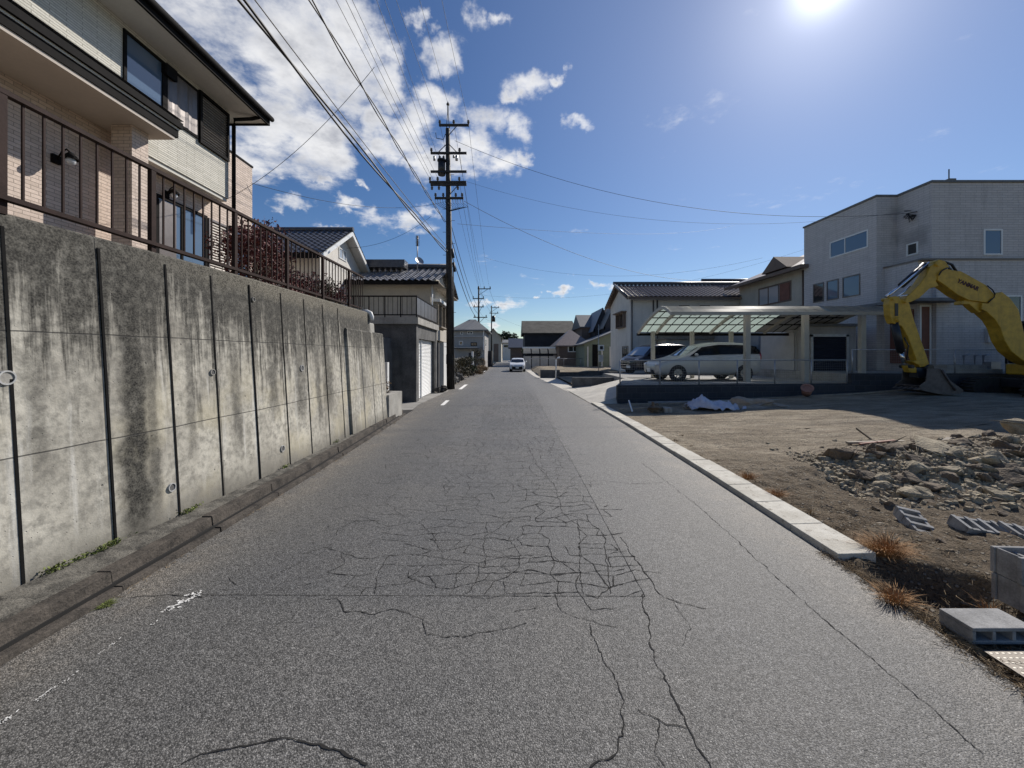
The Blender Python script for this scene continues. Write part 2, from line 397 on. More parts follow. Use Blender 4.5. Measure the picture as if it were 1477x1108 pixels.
M['line_paint']=noisy('worn_white_line_paint',(.74,.73,.70),.12,16,.8,.4,90)
M['pvc']=noisy('pale_pvc_pipe',(.42,.42,.41),.2,9,.6,.1,40)
M['dark_hole']=noisy('dark_crack_and_shade',(.015,.014,.013),.2,9,.95,.0,40)  # near-black for cracks, plus shade painted in the kerb groove and drain
M['curb_moss']=noisy('moss',(.10,.10,.03),.5,20,.95,.0,60)
def m_poly(name,c,transl):
    t=NT(name); 
    a=t.n('ShaderNodeBsdfTranslucent',None,Color=(*c,1)); b=t.n('ShaderNodeBsdfPrincipled'); b.inputs['Base Color'].default_value=(*c,1); b.inputs['Roughness'].default_value=.3
    m=t.n('ShaderNodeMixShader'); m.inputs[0].default_value=transl
    t.t.links.new(b.outputs[0],m.inputs[1]); t.t.links.new(a.outputs[0],m.inputs[2])
    o=t.n('ShaderNodeOutputMaterial'); t.t.links.new(m.outputs[0],o.inputs[0]); return t.m
M['poly_white']=m_poly('sunlit_white_polycarbonate',(1.,1.,.97),.96)  # sunlit glow of the front strip and canopies put into the colour
M['poly_green']=m_poly('smoked_green_polycarbonate',(.62,.68,.64),.75)
M['leaf_red_t']=M['leaf_red']
M['car_glass']=NT('car_window_glass').out((.008,.009,.011),.12,None,0,.25)
M['text_red']=noisy('dark_red_lettering',(.06,.012,.012),.1,5,.6,.0,40)
t=NT('checker_plate'); v=t.co()
s=t.scale(v,28,28,0); X,Y,Z=t.xyz(s)
d=t.math('MULTIPLY',t.mr(t.math('PINGPONG',X,.5),.22,.3,1,0),t.mr(t.math('PINGPONG',Y,.5),.12,.2,1,0))
t.t.nodes
M['plate_steel']=t.out(t.mix(d,(.11,.095,.08),(.36,.34,.30)),.55,t.bump(d,1.,.004),.5)
# ================================================================== SETTING
def sheet(name, pts, z, mat, kind='structure'):
    mb=MB(); mb.add([(x,y,z) for x,y in pts],[tuple(range(len(pts)))]); o=mb.build(name,mat,kind=kind)
    # top faces up
    if o.data.polygons[0].normal.z<0: o.data.flip_normals()
    return o
def strip(name, L, Rr, z, mat):
    mb=MB(); n=len(L); mb.add([(x,y,z) for x,y in L]+[(x,y,z) for x,y in Rr],[(i,n+i,n+i+1,i+1) for i in range(n-1)])
    o=mb.build(name,mat,kind='structure')
    if o.data.polygons[0].normal.z<0: o.data.flip_normals()
    return o
sheet('ground',[(-900,-60),(900,-60),(900,1500),(-900,1500)],-.6,M['ground'])
LE=[(-2.92,-6),(-2.95,0),(-2.96,2.2),(-2.94,3.5),(-2.97,6),(-3.1,10),(-3.2,12),(-3.35,14),(-3.15,18.8),(-3.35,23),(-3.7,33),(-3.45,45),(-3.2,62),(-3.6,90),(-6,142),(-14,190)]
RE=[(2.72,-6),(2.72,0),(2.72,2.2),(2.80,3.3),(2.87,6),(2.9,10),(2.88,12),(2.87,14),(2.75,18.8),(2.5,23),(1.85,33),(1.6,45),(1.9,62),(1.8,90),(-.6,142),(-8,190)]
strip('road',LE,RE,0,M['asphalt'])
def edge_x(T,y):
    for (x0,y0),(x1,y1) in zip(T,T[1:]):
        if y0<=y<=y1: return x0+(x1-x0)*(y-y0)/(y1-y0)
    return T[-1][0]

# cracks: jagged open grooves filled with dirt, one sheet on the road
def crack_ribbon(mb, pts, w0, z=.003, jag=.012, step=.018):
    P2=[]
    for a,b in zip(pts,pts[1:]):
        n=max(1,int((b-a).length/step))
        for i in range(n): P2.append(a.lerp(b,i/n))
    P2.append(pts[-1]); Q=[]
    for i,p in enumerate(P2):
        q=Vector((p.x,p.y,0)); nx=mn.noise(q*9+Vector((5,1,2)))*jag*2+mn.noise(q*33+Vector((5,1,2)))*jag*.9; ny=mn.noise(q*9+Vector((1,7,3)))*jag*2+mn.noise(q*33+Vector((1,7,3)))*jag*.9; q.x+=nx; q.y+=ny
        Q.append(q)
    vs=[]
    for i,q in enumerate(Q):
        t=(Q[min(i+1,len(Q)-1)]-Q[max(i-1,0)]); t=t.normalized() if t.length>0 else Vector((0,1,0)); nn=Vector((-t.y,t.x,0))
        w=w0*(.3+1.5*abs(mn.noise(q*17)))
        vs += [(q.x+nn.x*w,q.y+nn.y*w,z),(q.x-nn.x*w,q.y-nn.y*w,z)]
    mb.add(vs,[(2*i,2*i+1,2*i+3,2*i+2) for i in range(len(Q)-1)])
cr=MB()
C=[([(896,776),(914,802),(941,842),(956,862),(985,871),(1017,877)],.0042),
([(926,857),(936,902),(946,953),(966,993),(992,1053),(1024,1112)],.0045),
([(848,897),(863,938),(891,988),(901,1013),(898,1063),(884,1086),(850,1108)],.004),
([(921,1023),(956,1043),(990,1052)],.003),
([(260,1104),(300,1088),(330,1082),(370,1071),(410,1067),(450,1073),(496,1083),(526,1104)],.0055),
([(926,668),(956,691),(1002,726),(1042,761),(1102,817),(1188,893),(1256,949),(1330,1010),(1420,1090)],.003),
([(866,693),(911,698),(956,696)],.004),([(836,827),(843,857)],.005),([(740,802),(770,800),(800,803),(832,827),(900,822)],.003),
([(871,771),(874,800),(880,857)],.005),([(461,865),(485,862),(493,872),(496,882),(536,885),(570,878),(609,892)],.0035),
([(609,892),(617,915),(644,920),(707,912),(760,900)],.003),([(800,857),(806,880),(848,897),(890,905)],.003),
([(760,640),(775,672),(800,700),(812,740),(836,760),(836,827)],.0035),([(930,600),(960,640),(1000,672)],.0),
([(700,858),(712,840),(745,826),(752,800),(735,780),(700,775)],.0035),([(290,862),(240,858),(185,862)],.004),
([(560,802),(600,800),(640,806),(690,812),(740,802)],.003),([(430,800),(470,790),(520,806),(560,802)],.003),([(560,802),(545,830),(540,857)],.003),
([(690,812),(686,840),(672,857)],.0035),([(640,806),(625,770),(600,752),(560,760),(520,744)],.0025),([(812,740),(780,752),(740,748),(700,775)],.003),([(836,827),(800,830),(745,826)],.003),([(871,771),(850,752),(812,740)],.003),
([(905,795),(874,800),(840,800)],.003),([(950,1040),(944,1075),(960,1108)],.003),([(966,860),(995,905),(985,930)],.0016)]
for px,w in C:
    if w: crack_ribbon(cr,[G(x,y) for x,y in px],w*1.15)
# straight saw-cut seams of the trench repair
crack_ribbon(cr,[Vector((-2.33,2.88,0)),Vector((-1,2.87,0)),Vector((.98,2.86,0))],.0032,.0028,.003)
crack_ribbon(cr,[Vector((.98,2.86,0)),Vector((1.0,6,0)),Vector((1.0,13.6,0)),Vector((1.1,22,0))],.0036,.0028,.002)
crack_ribbon(cr,[Vector((-2.9,13.7,0)),Vector((1.0,13.6,0))],.012,.0028,.004)
rq=random.Random(99)
def cprob(x,y):
    if y<2.9: return max(0,.55-abs(x-.3)*.35)*max(0,1-(2.88-y)/.42)
    a=max(.12,min(1,(x+2.1)/1.6)); b=1 if x<.98 else .25*max(0,1-(x-1)/.3)
    c_=1-.45*max(0,min(1,(y-8)/10)); n_=.98+.8*mn.noise(Vector((x*.9,y*.6,8)))
    return max(0,min(1,a*b*c_*n_*(1.25 if x>0 else .8)))
dx_,dy_=.18,.14
def nodep(i,j):
    q=random.Random(i*7919+j*104729); s_=1+.0*j
    x=-2.2+dx_*i+q.uniform(-.42,.42)*dx_+.35*dx_*mn.noise(Vector((i*.5,j*.5,2))); y=2.32+j*dy_+q.uniform(-.40,.40)*dy_+.5*dy_*mn.noise(Vector((i*.4,j*.3,7)))
    return Vector((x,y,0))
for j in range(0,125):
    for i in range(0,20):
        a=nodep(i,j)
        for kk,bnode in enumerate((nodep(i+1,j), nodep(i,j+1))):
            if kk and (i+j)%2 and rq.random()<.55: continue
            if abs(a.y-2.88)<.02 and abs(bnode.y-2.88)<.02: continue
            m_=(a+bnode)/2
            if rq.random()<cprob(m_.x,m_.y): crack_ribbon(cr,[a,bnode],rq.uniform(.0022,.0048)*(1.35 if m_.x>.1 and m_.y<5 else 1)*(1+.07*max(0,m_.y-5)),.003,.009,.025)
cr.open=True
cr.build('road_cracks',M['dark_hole'],kind='structure')
# worn edge-line remnants
lm=MB()
def flake(c, L, W, rot=0, seed=0):
    n=14; vs=[]
    for k in range(n):
        a=2*math.pi*k/n; f=.75+.5*mn.noise(Vector((math.cos(a)*1.5,math.sin(a)*1.5,seed*3.7)))
        x=math.copysign(abs(math.cos(a))**.6,math.cos(a))*W*f; y=math.copysign(abs(math.sin(a))**.8,math.sin(a))*L*f
        vs.append((c.x+x*math.cos(rot)-y*math.sin(rot), c.y+x*math.sin(rot)+y*math.cos(rot), .0034))
    lm.add(vs,[tuple(range(n))])
for i,(px,py,L,W,r) in enumerate([(277,860,.035,.05,.2),(262,868,.03,.045,-.3),(247,876,.022,.05,.1),(240,880,.02,.03,0),(285,857,.03,.02,0),(273,851,.012,.012,0),(223,899,.02,.015,0),(72,997,.05,.014,.1),(90,985,.035,.01,.1),(60,1006,.03,.010,.1),(10,1037,.03,.02,0),(160,931,.03,.006,.2),(145,942,.03,.005,.2),(5,1040,.015,.02,0),
   (540,838,.06,.012,-.1),(560,818,.04,.01,-.1),(570,806,.03,.008,0),(533,846,.03,.014,.3)][:14]):
    
    rf=random.Random(i)
    for q_ in range(9): c_=G(px,py); flake(Vector((c_.x+rf.gauss(0,W*.5),c_.y+rf.gauss(0,L*.55),0)),L*rf.uniform(.15,.5),W*rf.uniform(.2,.55),r+rf.uniform(-.4,.4),i*9+q_)
for px,py,L,W in [(643,581,.75,.07),(669,558,1.6,.09),(697,537,3.5,.09)]:
    c=G(px,py); lm.add([(c.x-W,c.y-L,.004),(c.x+W,c.y-L,.004),(c.x+W-.05,c.y+L,.004),(c.x-W-.05,c.y+L,.004)],[(0,1,2,3)])
lm.open=True; lm.build('road_marking',M['line_paint'],kind='structure')

# -------- retaining wall (main)
WB=[(-3.72,-3),(-3.62,0),(-3.48,2.77),(-3.38,3.6),(-3.335,4.5),(-3.30,5.1),(-3.27,10.1)]
def wallx(y): return edge_x(WB,y)
BAT=.06; WTOP=2.80
w=thing('retaining_wall','tall stained concrete retaining wall with black vertical joints under the left house','retaining wall',(-3.5,4,0))
def wallseg(mb,y0,y1,zt,off=0.,zb=-.05,th=.28,n=10):
    ys=[y0+(y1-y0)*i/n for i in range(n+1)]
    prof=[]
    for y in ys:
        x=wallx(y)+off
        prof.append([(x-zb*BAT,y,zb),(x-(zt-.02)*BAT,y,zt-.02),(x-zt*BAT-.018,y,zt),(x-zt*BAT-th,y,zt),(x-th-.15,y,zb)])
    m=5; vs=[p for pr in prof for p in pr]
    fs=[(i*m+k,i*m+(k+1)%m,(i+1)*m+(k+1)%m,(i+1)*m+k) for i in range(n) for k in range(m)]
    fs+= [tuple(range(m))[::-1], tuple(n*m+k for k in range(m))]
    mb.add(vs,fs)
mb=MB(); wallseg(mb,-2.9,9.36,WTOP,n=24); mb.build('wall_face',M['wall'],w)
mb=MB()
for y in (1.6,2.19,2.77,3.35,3.94,4.50,5.11,5.79,6.42,7.05,7.66): pass
for y in (1.6,2.19,2.77,3.35,3.94,4.50,5.11,5.79,6.42,7.05,7.66):
    b=MB(); wd=.0105 if y<5.5 else .010; z0=.13; z1=WTOP-.10
    x0=wallx(y)-z0*BAT; x1=wallx(y)-z1*BAT
    b.hexa([(x0-.02,y-wd,z0),(x0+.006,y-wd,z0),(x0+.006,y+wd,z0),(x0-.02,y+wd,z0)],[(x1-.02,y-wd,z1),(x1+.006,y-wd,z1),(x1+.006,y+wd,z1),(x1-.02,y+wd,z1)])
    b.build('joint_strip',M['matte'],w)
for px,py,r in ((8,545,.052),(247,703,.042),(407,647,.045),(435,531,.05),(511,640,.04),(306,537,.035),(365,432,.03)):
    # intersect pixel ray with wall plane (iterate)
    d=4.
    for _ in range(30):
        p=P(px,py,d); xw=wallx(min(max(d,0),10))-p.z*BAT; d=xw/((px-CX)/F)
    p=P(px,py,d)
    b=MB(); b.ring((xw-.03,d,p.z),(1,0,0),r*.8,r,.045,20); o=b.build('weep_pipe',M['pvc'] if r>.04 else M['conc'],w)
    b=MB(); b.tube([(xw-.02,d,p.z),(xw+.008,d,p.z)],r*.8,20); b.build('pipe_hollow',M['conc_dark'] if px!=8 else M['conc'],o)
w2=thing('retaining_wall','lower stepped concrete wall at the far end of the tall stained wall','retaining wall',(-3.4,9,0))
mb=MB(); wallseg(mb,7.93,10.1,2.33,.05,n=5); mb.build('wall_face',M['wall'],w2)
mb=MB(); wallseg(mb,9.362,9.66,2.56,-.01,2.332,n=2); mb.build('step_block',M['conc'],w2)
for y in (8.6,9.2,9.75):
    b=MB(); x0=wallx(y)+.05; b.hexa([(x0-.04,y-.008,.1),(x0+.001,y-.008,.1),(x0+.001,y+.008,.1),(x0-.04,y+.008,.1)],[(x0-.18,y-.008,2.2),(x0-.128,y-.008,2.2),(x0-.128,y+.008,2.2),(x0-.18,y+.008,2.2)]); b.build('joint_strip',M['conc_dark'],w2)
w3=MB(); w3.box(-3.42,-3.2,10.11,11.3,-.05,.73); w3.box(-4.6,-3.42,11.1,11.3,-.05,.73)
w3.build('planter_wall',M['conc'],label='knee-high concrete planter wall just past the stepped retaining wall',cat='low wall')
b=MB(); b.tube([P(524,450,9.3),P(530,450,9.32),P(534,452,9.34),P(536,457,9.36),P(536,462,9.37)],.055,12)
b.build('drain_pipe',M['white_paint'],label='short white pvc pipe elbow poking out at the end of the brown railing',cat='pipe')
# ledge + kerb
LT=.15
ys=[-3,-1,0,1,2,3,4,5,6,7,8,9,10,11.2]
mb=MB(); n=len(ys)
KX=lambda y: edge_x(LE,y)-.045
mb.add([(KX(y)-.10,y,LT-.02+.01*mn.noise(Vector((y*3,0,0)))) for y in ys]+[(wallx(min(y,10.1))+.02,y,LT+.01) for y in ys],[(i,i+1,n+i+1,n+i) for i in range(n-1)])
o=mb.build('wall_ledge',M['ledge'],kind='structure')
if o.data.polygons[0].normal.z<0: o.data.flip_normals()
mb=MB(); y=-1.0; rr=random.Random(3)
while y<11.2:
    L=.98 if y<9 else .9; x=KX(y); x2=KX(y+L)
    dz=rr.uniform(-.006,.006); dx=rr.uniform(-.008,.008)
    a=.004
    for (xa,xb,z0,z1) in ((-.14,-.012,.052,LT+.004),(-.12,.075,-.03,.044)):
        mb.hexa([(x+xa+dx,y+a,z0),(x+xb+dx,y+a,z0),(x2+xb+dx,y+L-a,z0),(x2+xa+dx,y+L-a,z0)],
                [(x+xa+dx+.01,y+a,z1+dz),(x+xb+dx-.012,y+a,z1+dz),(x2+xb+dx-.012,y+L-a,z1+dz),(x2+xa+dx+.01,y+L-a,z1+dz)])
    y+=L
kg=MB(); ky=[-1+.5*i for i in range(25)]
for ya,yb in zip(ky,ky[1:]): kg.hexa([(KX(ya)-.1,ya,.040),(KX(ya)+.004,ya,.040),(KX(yb)+.004,yb,.040),(KX(yb)-.1,yb,.040)],[(KX(ya)-.1,ya,.064),(KX(ya)+.004,ya,.064),(KX(yb)+.004,yb,.064),(KX(yb)-.1,yb,.064)])
kg.build('kerb_shade_strip',M['dark_hole'],kind='structure')  # dark strip added to paint the shade line between the kerb steps
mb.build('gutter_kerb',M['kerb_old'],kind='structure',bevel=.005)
sheet('drain_hole',[(-3.5,11.35),(-3.16,11.35),(-3.18,12.6),(-3.5,12.5)],.005,M['dark_hole'])  # flat near-black sheet painting the shade inside the drain opening
sheet('pavement',[(-15,11.3),(-3.2,11.35),(-3.2,12.0),(-3.35,14),(-3.15,18.8),(-3.35,23),(-3.7,33),(-15,33)],-.004,M['paving'])
# -------- railing on the wall
rl=thing('railing','long brown steel railing standing on top of the tall retaining wall','railing',(-3.6,5,2.8))
RX=lambda y: -3.66+.012*(y-2.7)
Y0,Y1=1.62,9.32
mb=MB(); mb.hexa([(RX(Y0)-.025,Y0,3.655),(RX(Y0)+.025,Y0,3.655),(RX(Y1)+.025,Y1,3.625),(RX(Y1)-.025,Y1,3.625)],[(RX(Y0)-.025,Y0,3.69),(RX(Y0)+.025,Y0,3.69),(RX(Y1)+.025,Y1,3.66),(RX(Y1)-.025,Y1,3.66)]); mb.build('top_rail',M['rail'],rl)
mb=MB(); mb.box(RX(5)-.03,RX(5)+.03,Y0,Y1,2.885,2.92); mb.build('bottom_rail',M['rail'],rl)
y=Y0; k=0; step=.1283
while y<=Y1+.01:
    b=MB(); x=RX(y)
    if k%9==0: b.box(x-.022,x+.022,y-.025,y+.025,2.79,3.654-.004*(y-Y0)); b.build('post',M['rail'],rl)
    else: b.box(x-.007,x+.007,y-.007,y+.007,2.92,3.652-.004*(y-Y0)); b.build('baluster',M['rail'],rl)
    y+=step; k+=1
# -------- generic window
def win(parent, face, a0,a1,z0,z1,plane, frame='black', glassm='glass', fw=.05, mull=(), transom=(), proud=.03, label=None):
    """face: 'S' plane y=plane looking -Y; 'W' plane x=plane looking -X; 'E' plane x looking +X"""
    def bx(mb,a,b,c,d,p0,p1):
        if face=='S': mb.box(a,b,plane-p1,plane-p0,c,d)
        elif face=='W': mb.box(plane-p1,plane-p0,a,b,c,d)
        else: mb.box(plane+p0,plane+p1,a,b,c,d)
    m=MB()
    bx(m,a0,a1,z0,z0+fw,-.02,proud); bx(m,a0,a1,z1-fw,z1,-.02,proud)
    bx(m,a0,a0+fw,z0+fw,z1-fw,-.02,proud); bx(m,a1-fw,a1,z0+fw,z1-fw,-.02,proud)
    for q in mull:
        c=a0+(a1-a0)*q; bx(m,c-fw*.4,c+fw*.4,z0+fw,z1-fw,-.02,proud-.006)
    for q in transom:
        c=z0+(z1-z0)*q; bx(m,a0+fw,a1-fw,c-fw*.3,c+fw*.3,-.02,proud-.009)
    f=m.build('window',M[frame],parent,label=label)
    g=MB(); bx(g,a0+fw*.8,a1-fw*.8,z0+fw*.8,z1-fw*.8,-.02,.006); g.build('pane',M[glassm],f)
    return f
# -------- left house
BP=Vector((-10,4,2.7))
lh=thing('house','two-storey ivory and beige-brick house behind the brown railing, upper left','house',BP)
GX=-7.2; IX=-7.6; SC=IX/GX
def zs(z): return EYE+(z-EYE)*SC
mb=MB()
mb.box(-14,IX,-4,11.36,2.6,5.70)
mb.box(-14,IX,-4,7.6,5.70,5.985)
mb.box(-10,IX,9.84,11.36,5.70,7.25)
mb.box(-7.33,-6.95,7.10,7.42,2.6,5.985)
mb.build('brick_wall',M['brick'],lh)
mb=MB(); mb.box(-10,IX+.02,9.85,11.38,7.25,7.30); mb.build('parapet_cap',M['black'],lh)
mb=MB(); mb.box(-14,GX+.03,7.605,9.82,5.72,7.94); mb.box(-14,GX+.03,-4,7.605,6.06,7.94); mb.build('siding_wall',M['siding'],lh)
mb=MB(); mb.box(-13.9,GX+.0,7.62,9.80,5.64,5.718); mb.build('band_course',M['soffit_white'],lh)
mb=MB(); mb.box(-8.79,-6.60,-4,7.60,5.99,6.05); mb.build('porch_soffit',M['soffit'],lh)
mb=MB(); mb.box(-8.7,-6.58,-4,7.66,6.052,6.20); mb.box(-8.7,-6.52,-4,7.70,6.24,6.36); mb.build('porch_roof_fascia',M['black'],lh)
mb=MB(); mb.box(-8.7,-6.57,-4,7.68,6.20,6.24); mb.box(-7.16,-6.62,-4,7.66,6.36,6.40); mb.build('porch_trim',M['soffit_white'],lh)
mb=MB(); mb.add([(-7.16,-4,6.56),(-6.5,-4,6.40),(-6.5,7.70,6.40),(-7.16,7.70,6.56),(-7.16,-4,6.40),(-7.16,7.70,6.40)],[(0,1,2,3),(4,5,2,1),(4,1,0),(5,3,2)]); mb.build('porch_roof',M['tile_dark'],lh)
mb=MB(); mb.box(-14,-6.52,-4,10.33,7.94,7.99); mb.build('eave_soffit',M['soffit_white'],lh)
mb=MB(); mb.box(-6.52,-6.47,-4,10.38,7.90,8.14); mb.box(-14,-6.52,10.33,10.38,7.90,8.14); mb.build('eave_fascia',M['black'],lh)
mb=MB(); mb.tube([(-6.42,-4,8.07),(-6.42,10.40,8.07)],.06,10); mb.build('gutter',M['black'],lh)
mb=MB(); mb.add([(-14.5,-4.4,8.14),(-6.40,-4.4,8.14),(-6.40,10.42,8.14),(-14.5,10.42,8.14),(-10.5,-.4,9.9),(-10.5,6.4,9.9)],[(0,1,4),(1,2,5,4),(2,3,5),(3,0,4,5),(0,3,2,1)]); mb.build('roof',M['tile_dark'],lh)
mb=MB(); mb.tube([(-6.5,10.1,7.98),(-6.7,10.0,7.86),(GX+.12,9.9,7.78),(GX+.12,9.88,7.6),(GX+.12,9.88,5.3)],.045,8); mb.build('downpipe',M['black'],lh)
f=win(lh,'E',7.15,8.0,6.70,7.80,GX+.03,'black','glass_blue',.055)
# lace curtain print seen behind the pane
f2=win(lh,'E',8.0,8.86,6.70,7.80,GX+.03,'black','glass',.055)
mb=MB()
N=14
for i in range(N):
    y0=8.06+(.74)*i/N; y1=8.06+.74*(i+1)/N
    d=lambda y:.012*math.sin(y*23)+.006*math.sin(y*51)
    mb.add([(GX+.055+d(y0),y0,6.76),(GX+.055+d(y1),y1,6.76),(GX+.055+d(y1)*.3,y1,7.74),(GX+.055+d(y0)*.3,y0,7.74)],[(0,1,2,3)],True)
mb.open=True; mb.build('blind',M['alu'],f2)
# upper shutter
sh=MB(); sh.box(GX+.03,GX+.09,8.87,8.93,6.64,7.84); sh.box(GX+.03,GX+.09,9.72,9.78,6.64,7.84); sh.box(GX+.03,GX+.09,8.93,9.72,6.64,6.70); sh.box(GX+.03,GX+.09,8.93,9.72,7.78,7.84)
so=sh.build('shutter_frame',M['black'],lh)
mb=MB()
for i in range(17):
    z=6.71+i*.063; mb.add([(GX+.04,8.93,z),(GX+.075,8.93,z+.02),(GX+.075,9.72,z+.02),(GX+.04,9.72,z),(GX+.04,8.93,z+.05),(GX+.04,9.72,z+.05)],[(0,1,2,3),(1,4,5,2)])
mb.open=True; mb.build('slats',M['slat_dark'],so)
win(lh,'E',3.2,5.35,7.0,7.8,GX+.03,'black','glass_pale',.06,(.5,))
mb=MB(); mb.box(GX+.03,GX+.12,7.93,8.22,7.55,7.75); mb.box(GX+.12,GX+.13,7.95,8.20,7.53,7.77); mb.build('vent_hood',M['black'],lh)
f=win(lh,'E',7.82*SC,9.15*SC,2.85,zs(5.05),IX,'black','glass_blue',.07,(.48,))
mb=MB(); mb.box(IX+.012,IX+.028,7.9*SC,8.3*SC,2.9,zs(4.95)); mb.build('sash_panel',M['alu'],f)
sh=MB(); 
for y in (9.68,10.35): sh.box(IX-.01,IX+.05,y,y+.04,2.8,5.2)
sh.box(IX-.01,IX+.05,9.72,10.35,5.15,5.2)
so=sh.build('shutter_frame',M['alu'],lh)
mb=MB()
for i in range(33):
    z=2.86+i*.069; mb.add([(IX+.01,9.72,z),(IX+.045,9.72,z+.012),(IX+.045,10.35,z+.012),(IX+.01,10.35,z),(IX+.01,9.72,z+.055),(IX+.01,10.35,z+.055)],[(0,1,2,3),(1,4,5,2)])
mb.open=True; mb.build('slats',M['slat'],so)
win(lh,'E',10.6,11.2,3.6,5.35,IX,'black','glass_blue',.05,(.5,))
def sconce(loc, out, label=None, cat=None):
    x,y,z=loc
    b=MB(); b.box(x,x+.05,y-.06,y+.06,z-.09,z+.05); a=b.build('wall_lamp',M['black'],lh)
    b=MB(); b.tube([(x+.04,y,z-.03),(x+.12,y,z+.10),(x+.2,y,z+.15),(x+out,y,z+.08)],.012,8); b.build('lamp_arm',M['black'],a)
    b=MB(); b.ring((x+out,y,z-.02),(0,0,1),.09,.10,.02,16); b.tube([(x+out,y,z+.09),(x+out,y,z+.0)],.03,12,True,.10); b.build('lamp_shade',M['black'],a)
    b=MB(); b.blob((x+out,y,z-.05),.065,1,0,12,8); b.build('globe',M['lamp_glass'],a)
sconce((IX,6.45,5.05),.27); sconce((IX,8.5,5.32),.2); sconce((IX,10.47,5.2),.12)
# first-floor sill floor slab of garden
gb=MB(); gb.box(-16,-3.75,-4,9.9,-.05,2.66); gb.box(-16,-5.6,9.9,13,-.05,2.66); gb.build('garden_terrace',M['ground'],kind='structure')

# -------- foliage helpers
def leaves(mb, c, rad, n, size, rnd, flat=0., shell=.4):
    c=Vector(c)
    for _ in range(n):
        d=Vector((rnd.gauss(0,1),rnd.gauss(0,1),rnd.gauss(0,1))).normalized()
        r=(rnd.random()**shell)
        r*=1+.45*mn.noise(d*2.2+c)
        p=c+Vector((d.x*rad[0]*r,d.y*rad[1]*r,d.z*rad[2]*r))
        a=Vector((rnd.gauss(0,1),rnd.gauss(0,1),rnd.gauss(0,1)*(1-flat))).normalized(); b=a.cross(Vector((rnd.gauss(0,1),rnd.gauss(0,1),rnd.gauss(0,1)))).normalized()
        s=size*rnd.uniform(.6,1.4)
        mb.add([p-a*s,p+b*s*.5,p+a*s,p-b*s*.5],[(0,1,2,3)])
def tree(name,label,cat,base,h,rad,n,size,leafm,barkm='bark',group=None,seed=1,clumps=9,trunk=.3,tr=.09,bare=.0):
    rnd=random.Random(seed); base=Vector(base)
    t=thing(name,label,cat,base,group)
    mb=MB(); top=base+Vector((rnd.uniform(-.1,.1),rnd.uniform(-.1,.1),h*.75))
    mb.tube([base,base+Vector((.03,.02,h*trunk)),top],tr,7,True,tr*.3)
    cs=[]
    for k in range(clumps):
        a=rnd.uniform(0,6.28); q=rnd.uniform(.25,1); zz=h*trunk+(h*(1-trunk))*rnd.uniform(.1,.95)
        fall=math.sin(math.pi*min(.98,max(.12,(zz/h-trunk*.6)/(1-trunk*.6))))**.6
        c=base+Vector((math.cos(a)*rad*q*fall,math.sin(a)*rad*q*fall,zz*.93)); cs.append(c)
        mb.tube([base+Vector((0,0,h*trunk*rnd.uniform(.6,1.1))),(base+c)/2+Vector((0,0,h*.12)),c],tr*.35,5,False,tr*.1)
        if bare:
            for _ in range(int(bare*6)):
                mb.tube([c,c+Vector((rnd.gauss(0,.3),rnd.gauss(0,.3),rnd.uniform(0,.4)))*rad],tr*.1,4,False,tr*.03)
    mb.build('trunk',M[barkm],t)
    mb=MB(); mb.open=True
    for c in cs: leaves(mb,c,(rad*.45,rad*.45,rad*.38),n//clumps,size,rnd)
    mb.build('crown',M[leafm],t)
    return t
tree('maple_tree','dark red japanese maple growing behind the brown railing','tree',(-5.9,9.2,2.66),2.25,1.0,9000,.036,'leaf_red',seed=5,clumps=16,trunk=.12,tr=.05,bare=.8)
tree('maple_tree','smaller russet maple behind the far half of the brown railing','tree',(-5.4,10.5,2.6),1.45,.8,3400,.04,'leaf_red',seed=8,clumps=12,trunk=.12,tr=.04,bare=.6)
tree('garden_shrub','dark leafy shrub behind the far end of the brown railing','shrub',(-4.7,9.7,2.6),1.0,.6,2200,.035,'leaf_olive',seed=9,clumps=9,trunk=.15,tr=.03,bare=.6)

# -------- corrugated roof slope
def tileslope(mb, e0, e1, r0, r1, wave=.27, course=.28, amp=.03, sub=4):
    """e0-e1 eave line, r0-r1 ridge line (same direction)"""
    e0,e1,r0,r1=map(Vector,(e0,e1,r0,r1)); W=max((e1-e0).length,(r1-r0).length); H=(r0-e0).length
    nu=max(4,int(W/wave)*sub); nv=max(2,int(H/course))
    nrm=(e1-e0).cross(r0-e0).normalized()
    if nrm.z<0: nrm=-nrm
    vs=[];fs=[]
    for j in range(nv):
        for h in (0,1):
            t=(j+h)/nv
            a=e0.lerp(r0,t); b=e1.lerp(r1,t)
            lift=.028 if h==0 else 0
            for i in range(nu+1):
                u=i/nu; w=math.sin(2*math.pi*i/sub)*amp
                vs.append(a.lerp(b,u)+nrm*(w+lift))
    m=nu+1
    for j in range(2*nv-1):
        for i in range(nu): fs.append((j*m+i,j*m+i+1,(j+1)*m+i+1,(j+1)*m+i))
    mb.add(vs,fs,False); mb.open=True
def ridge_cap(mb,a,b,r=.11): mb.tube([a,b],r,10)

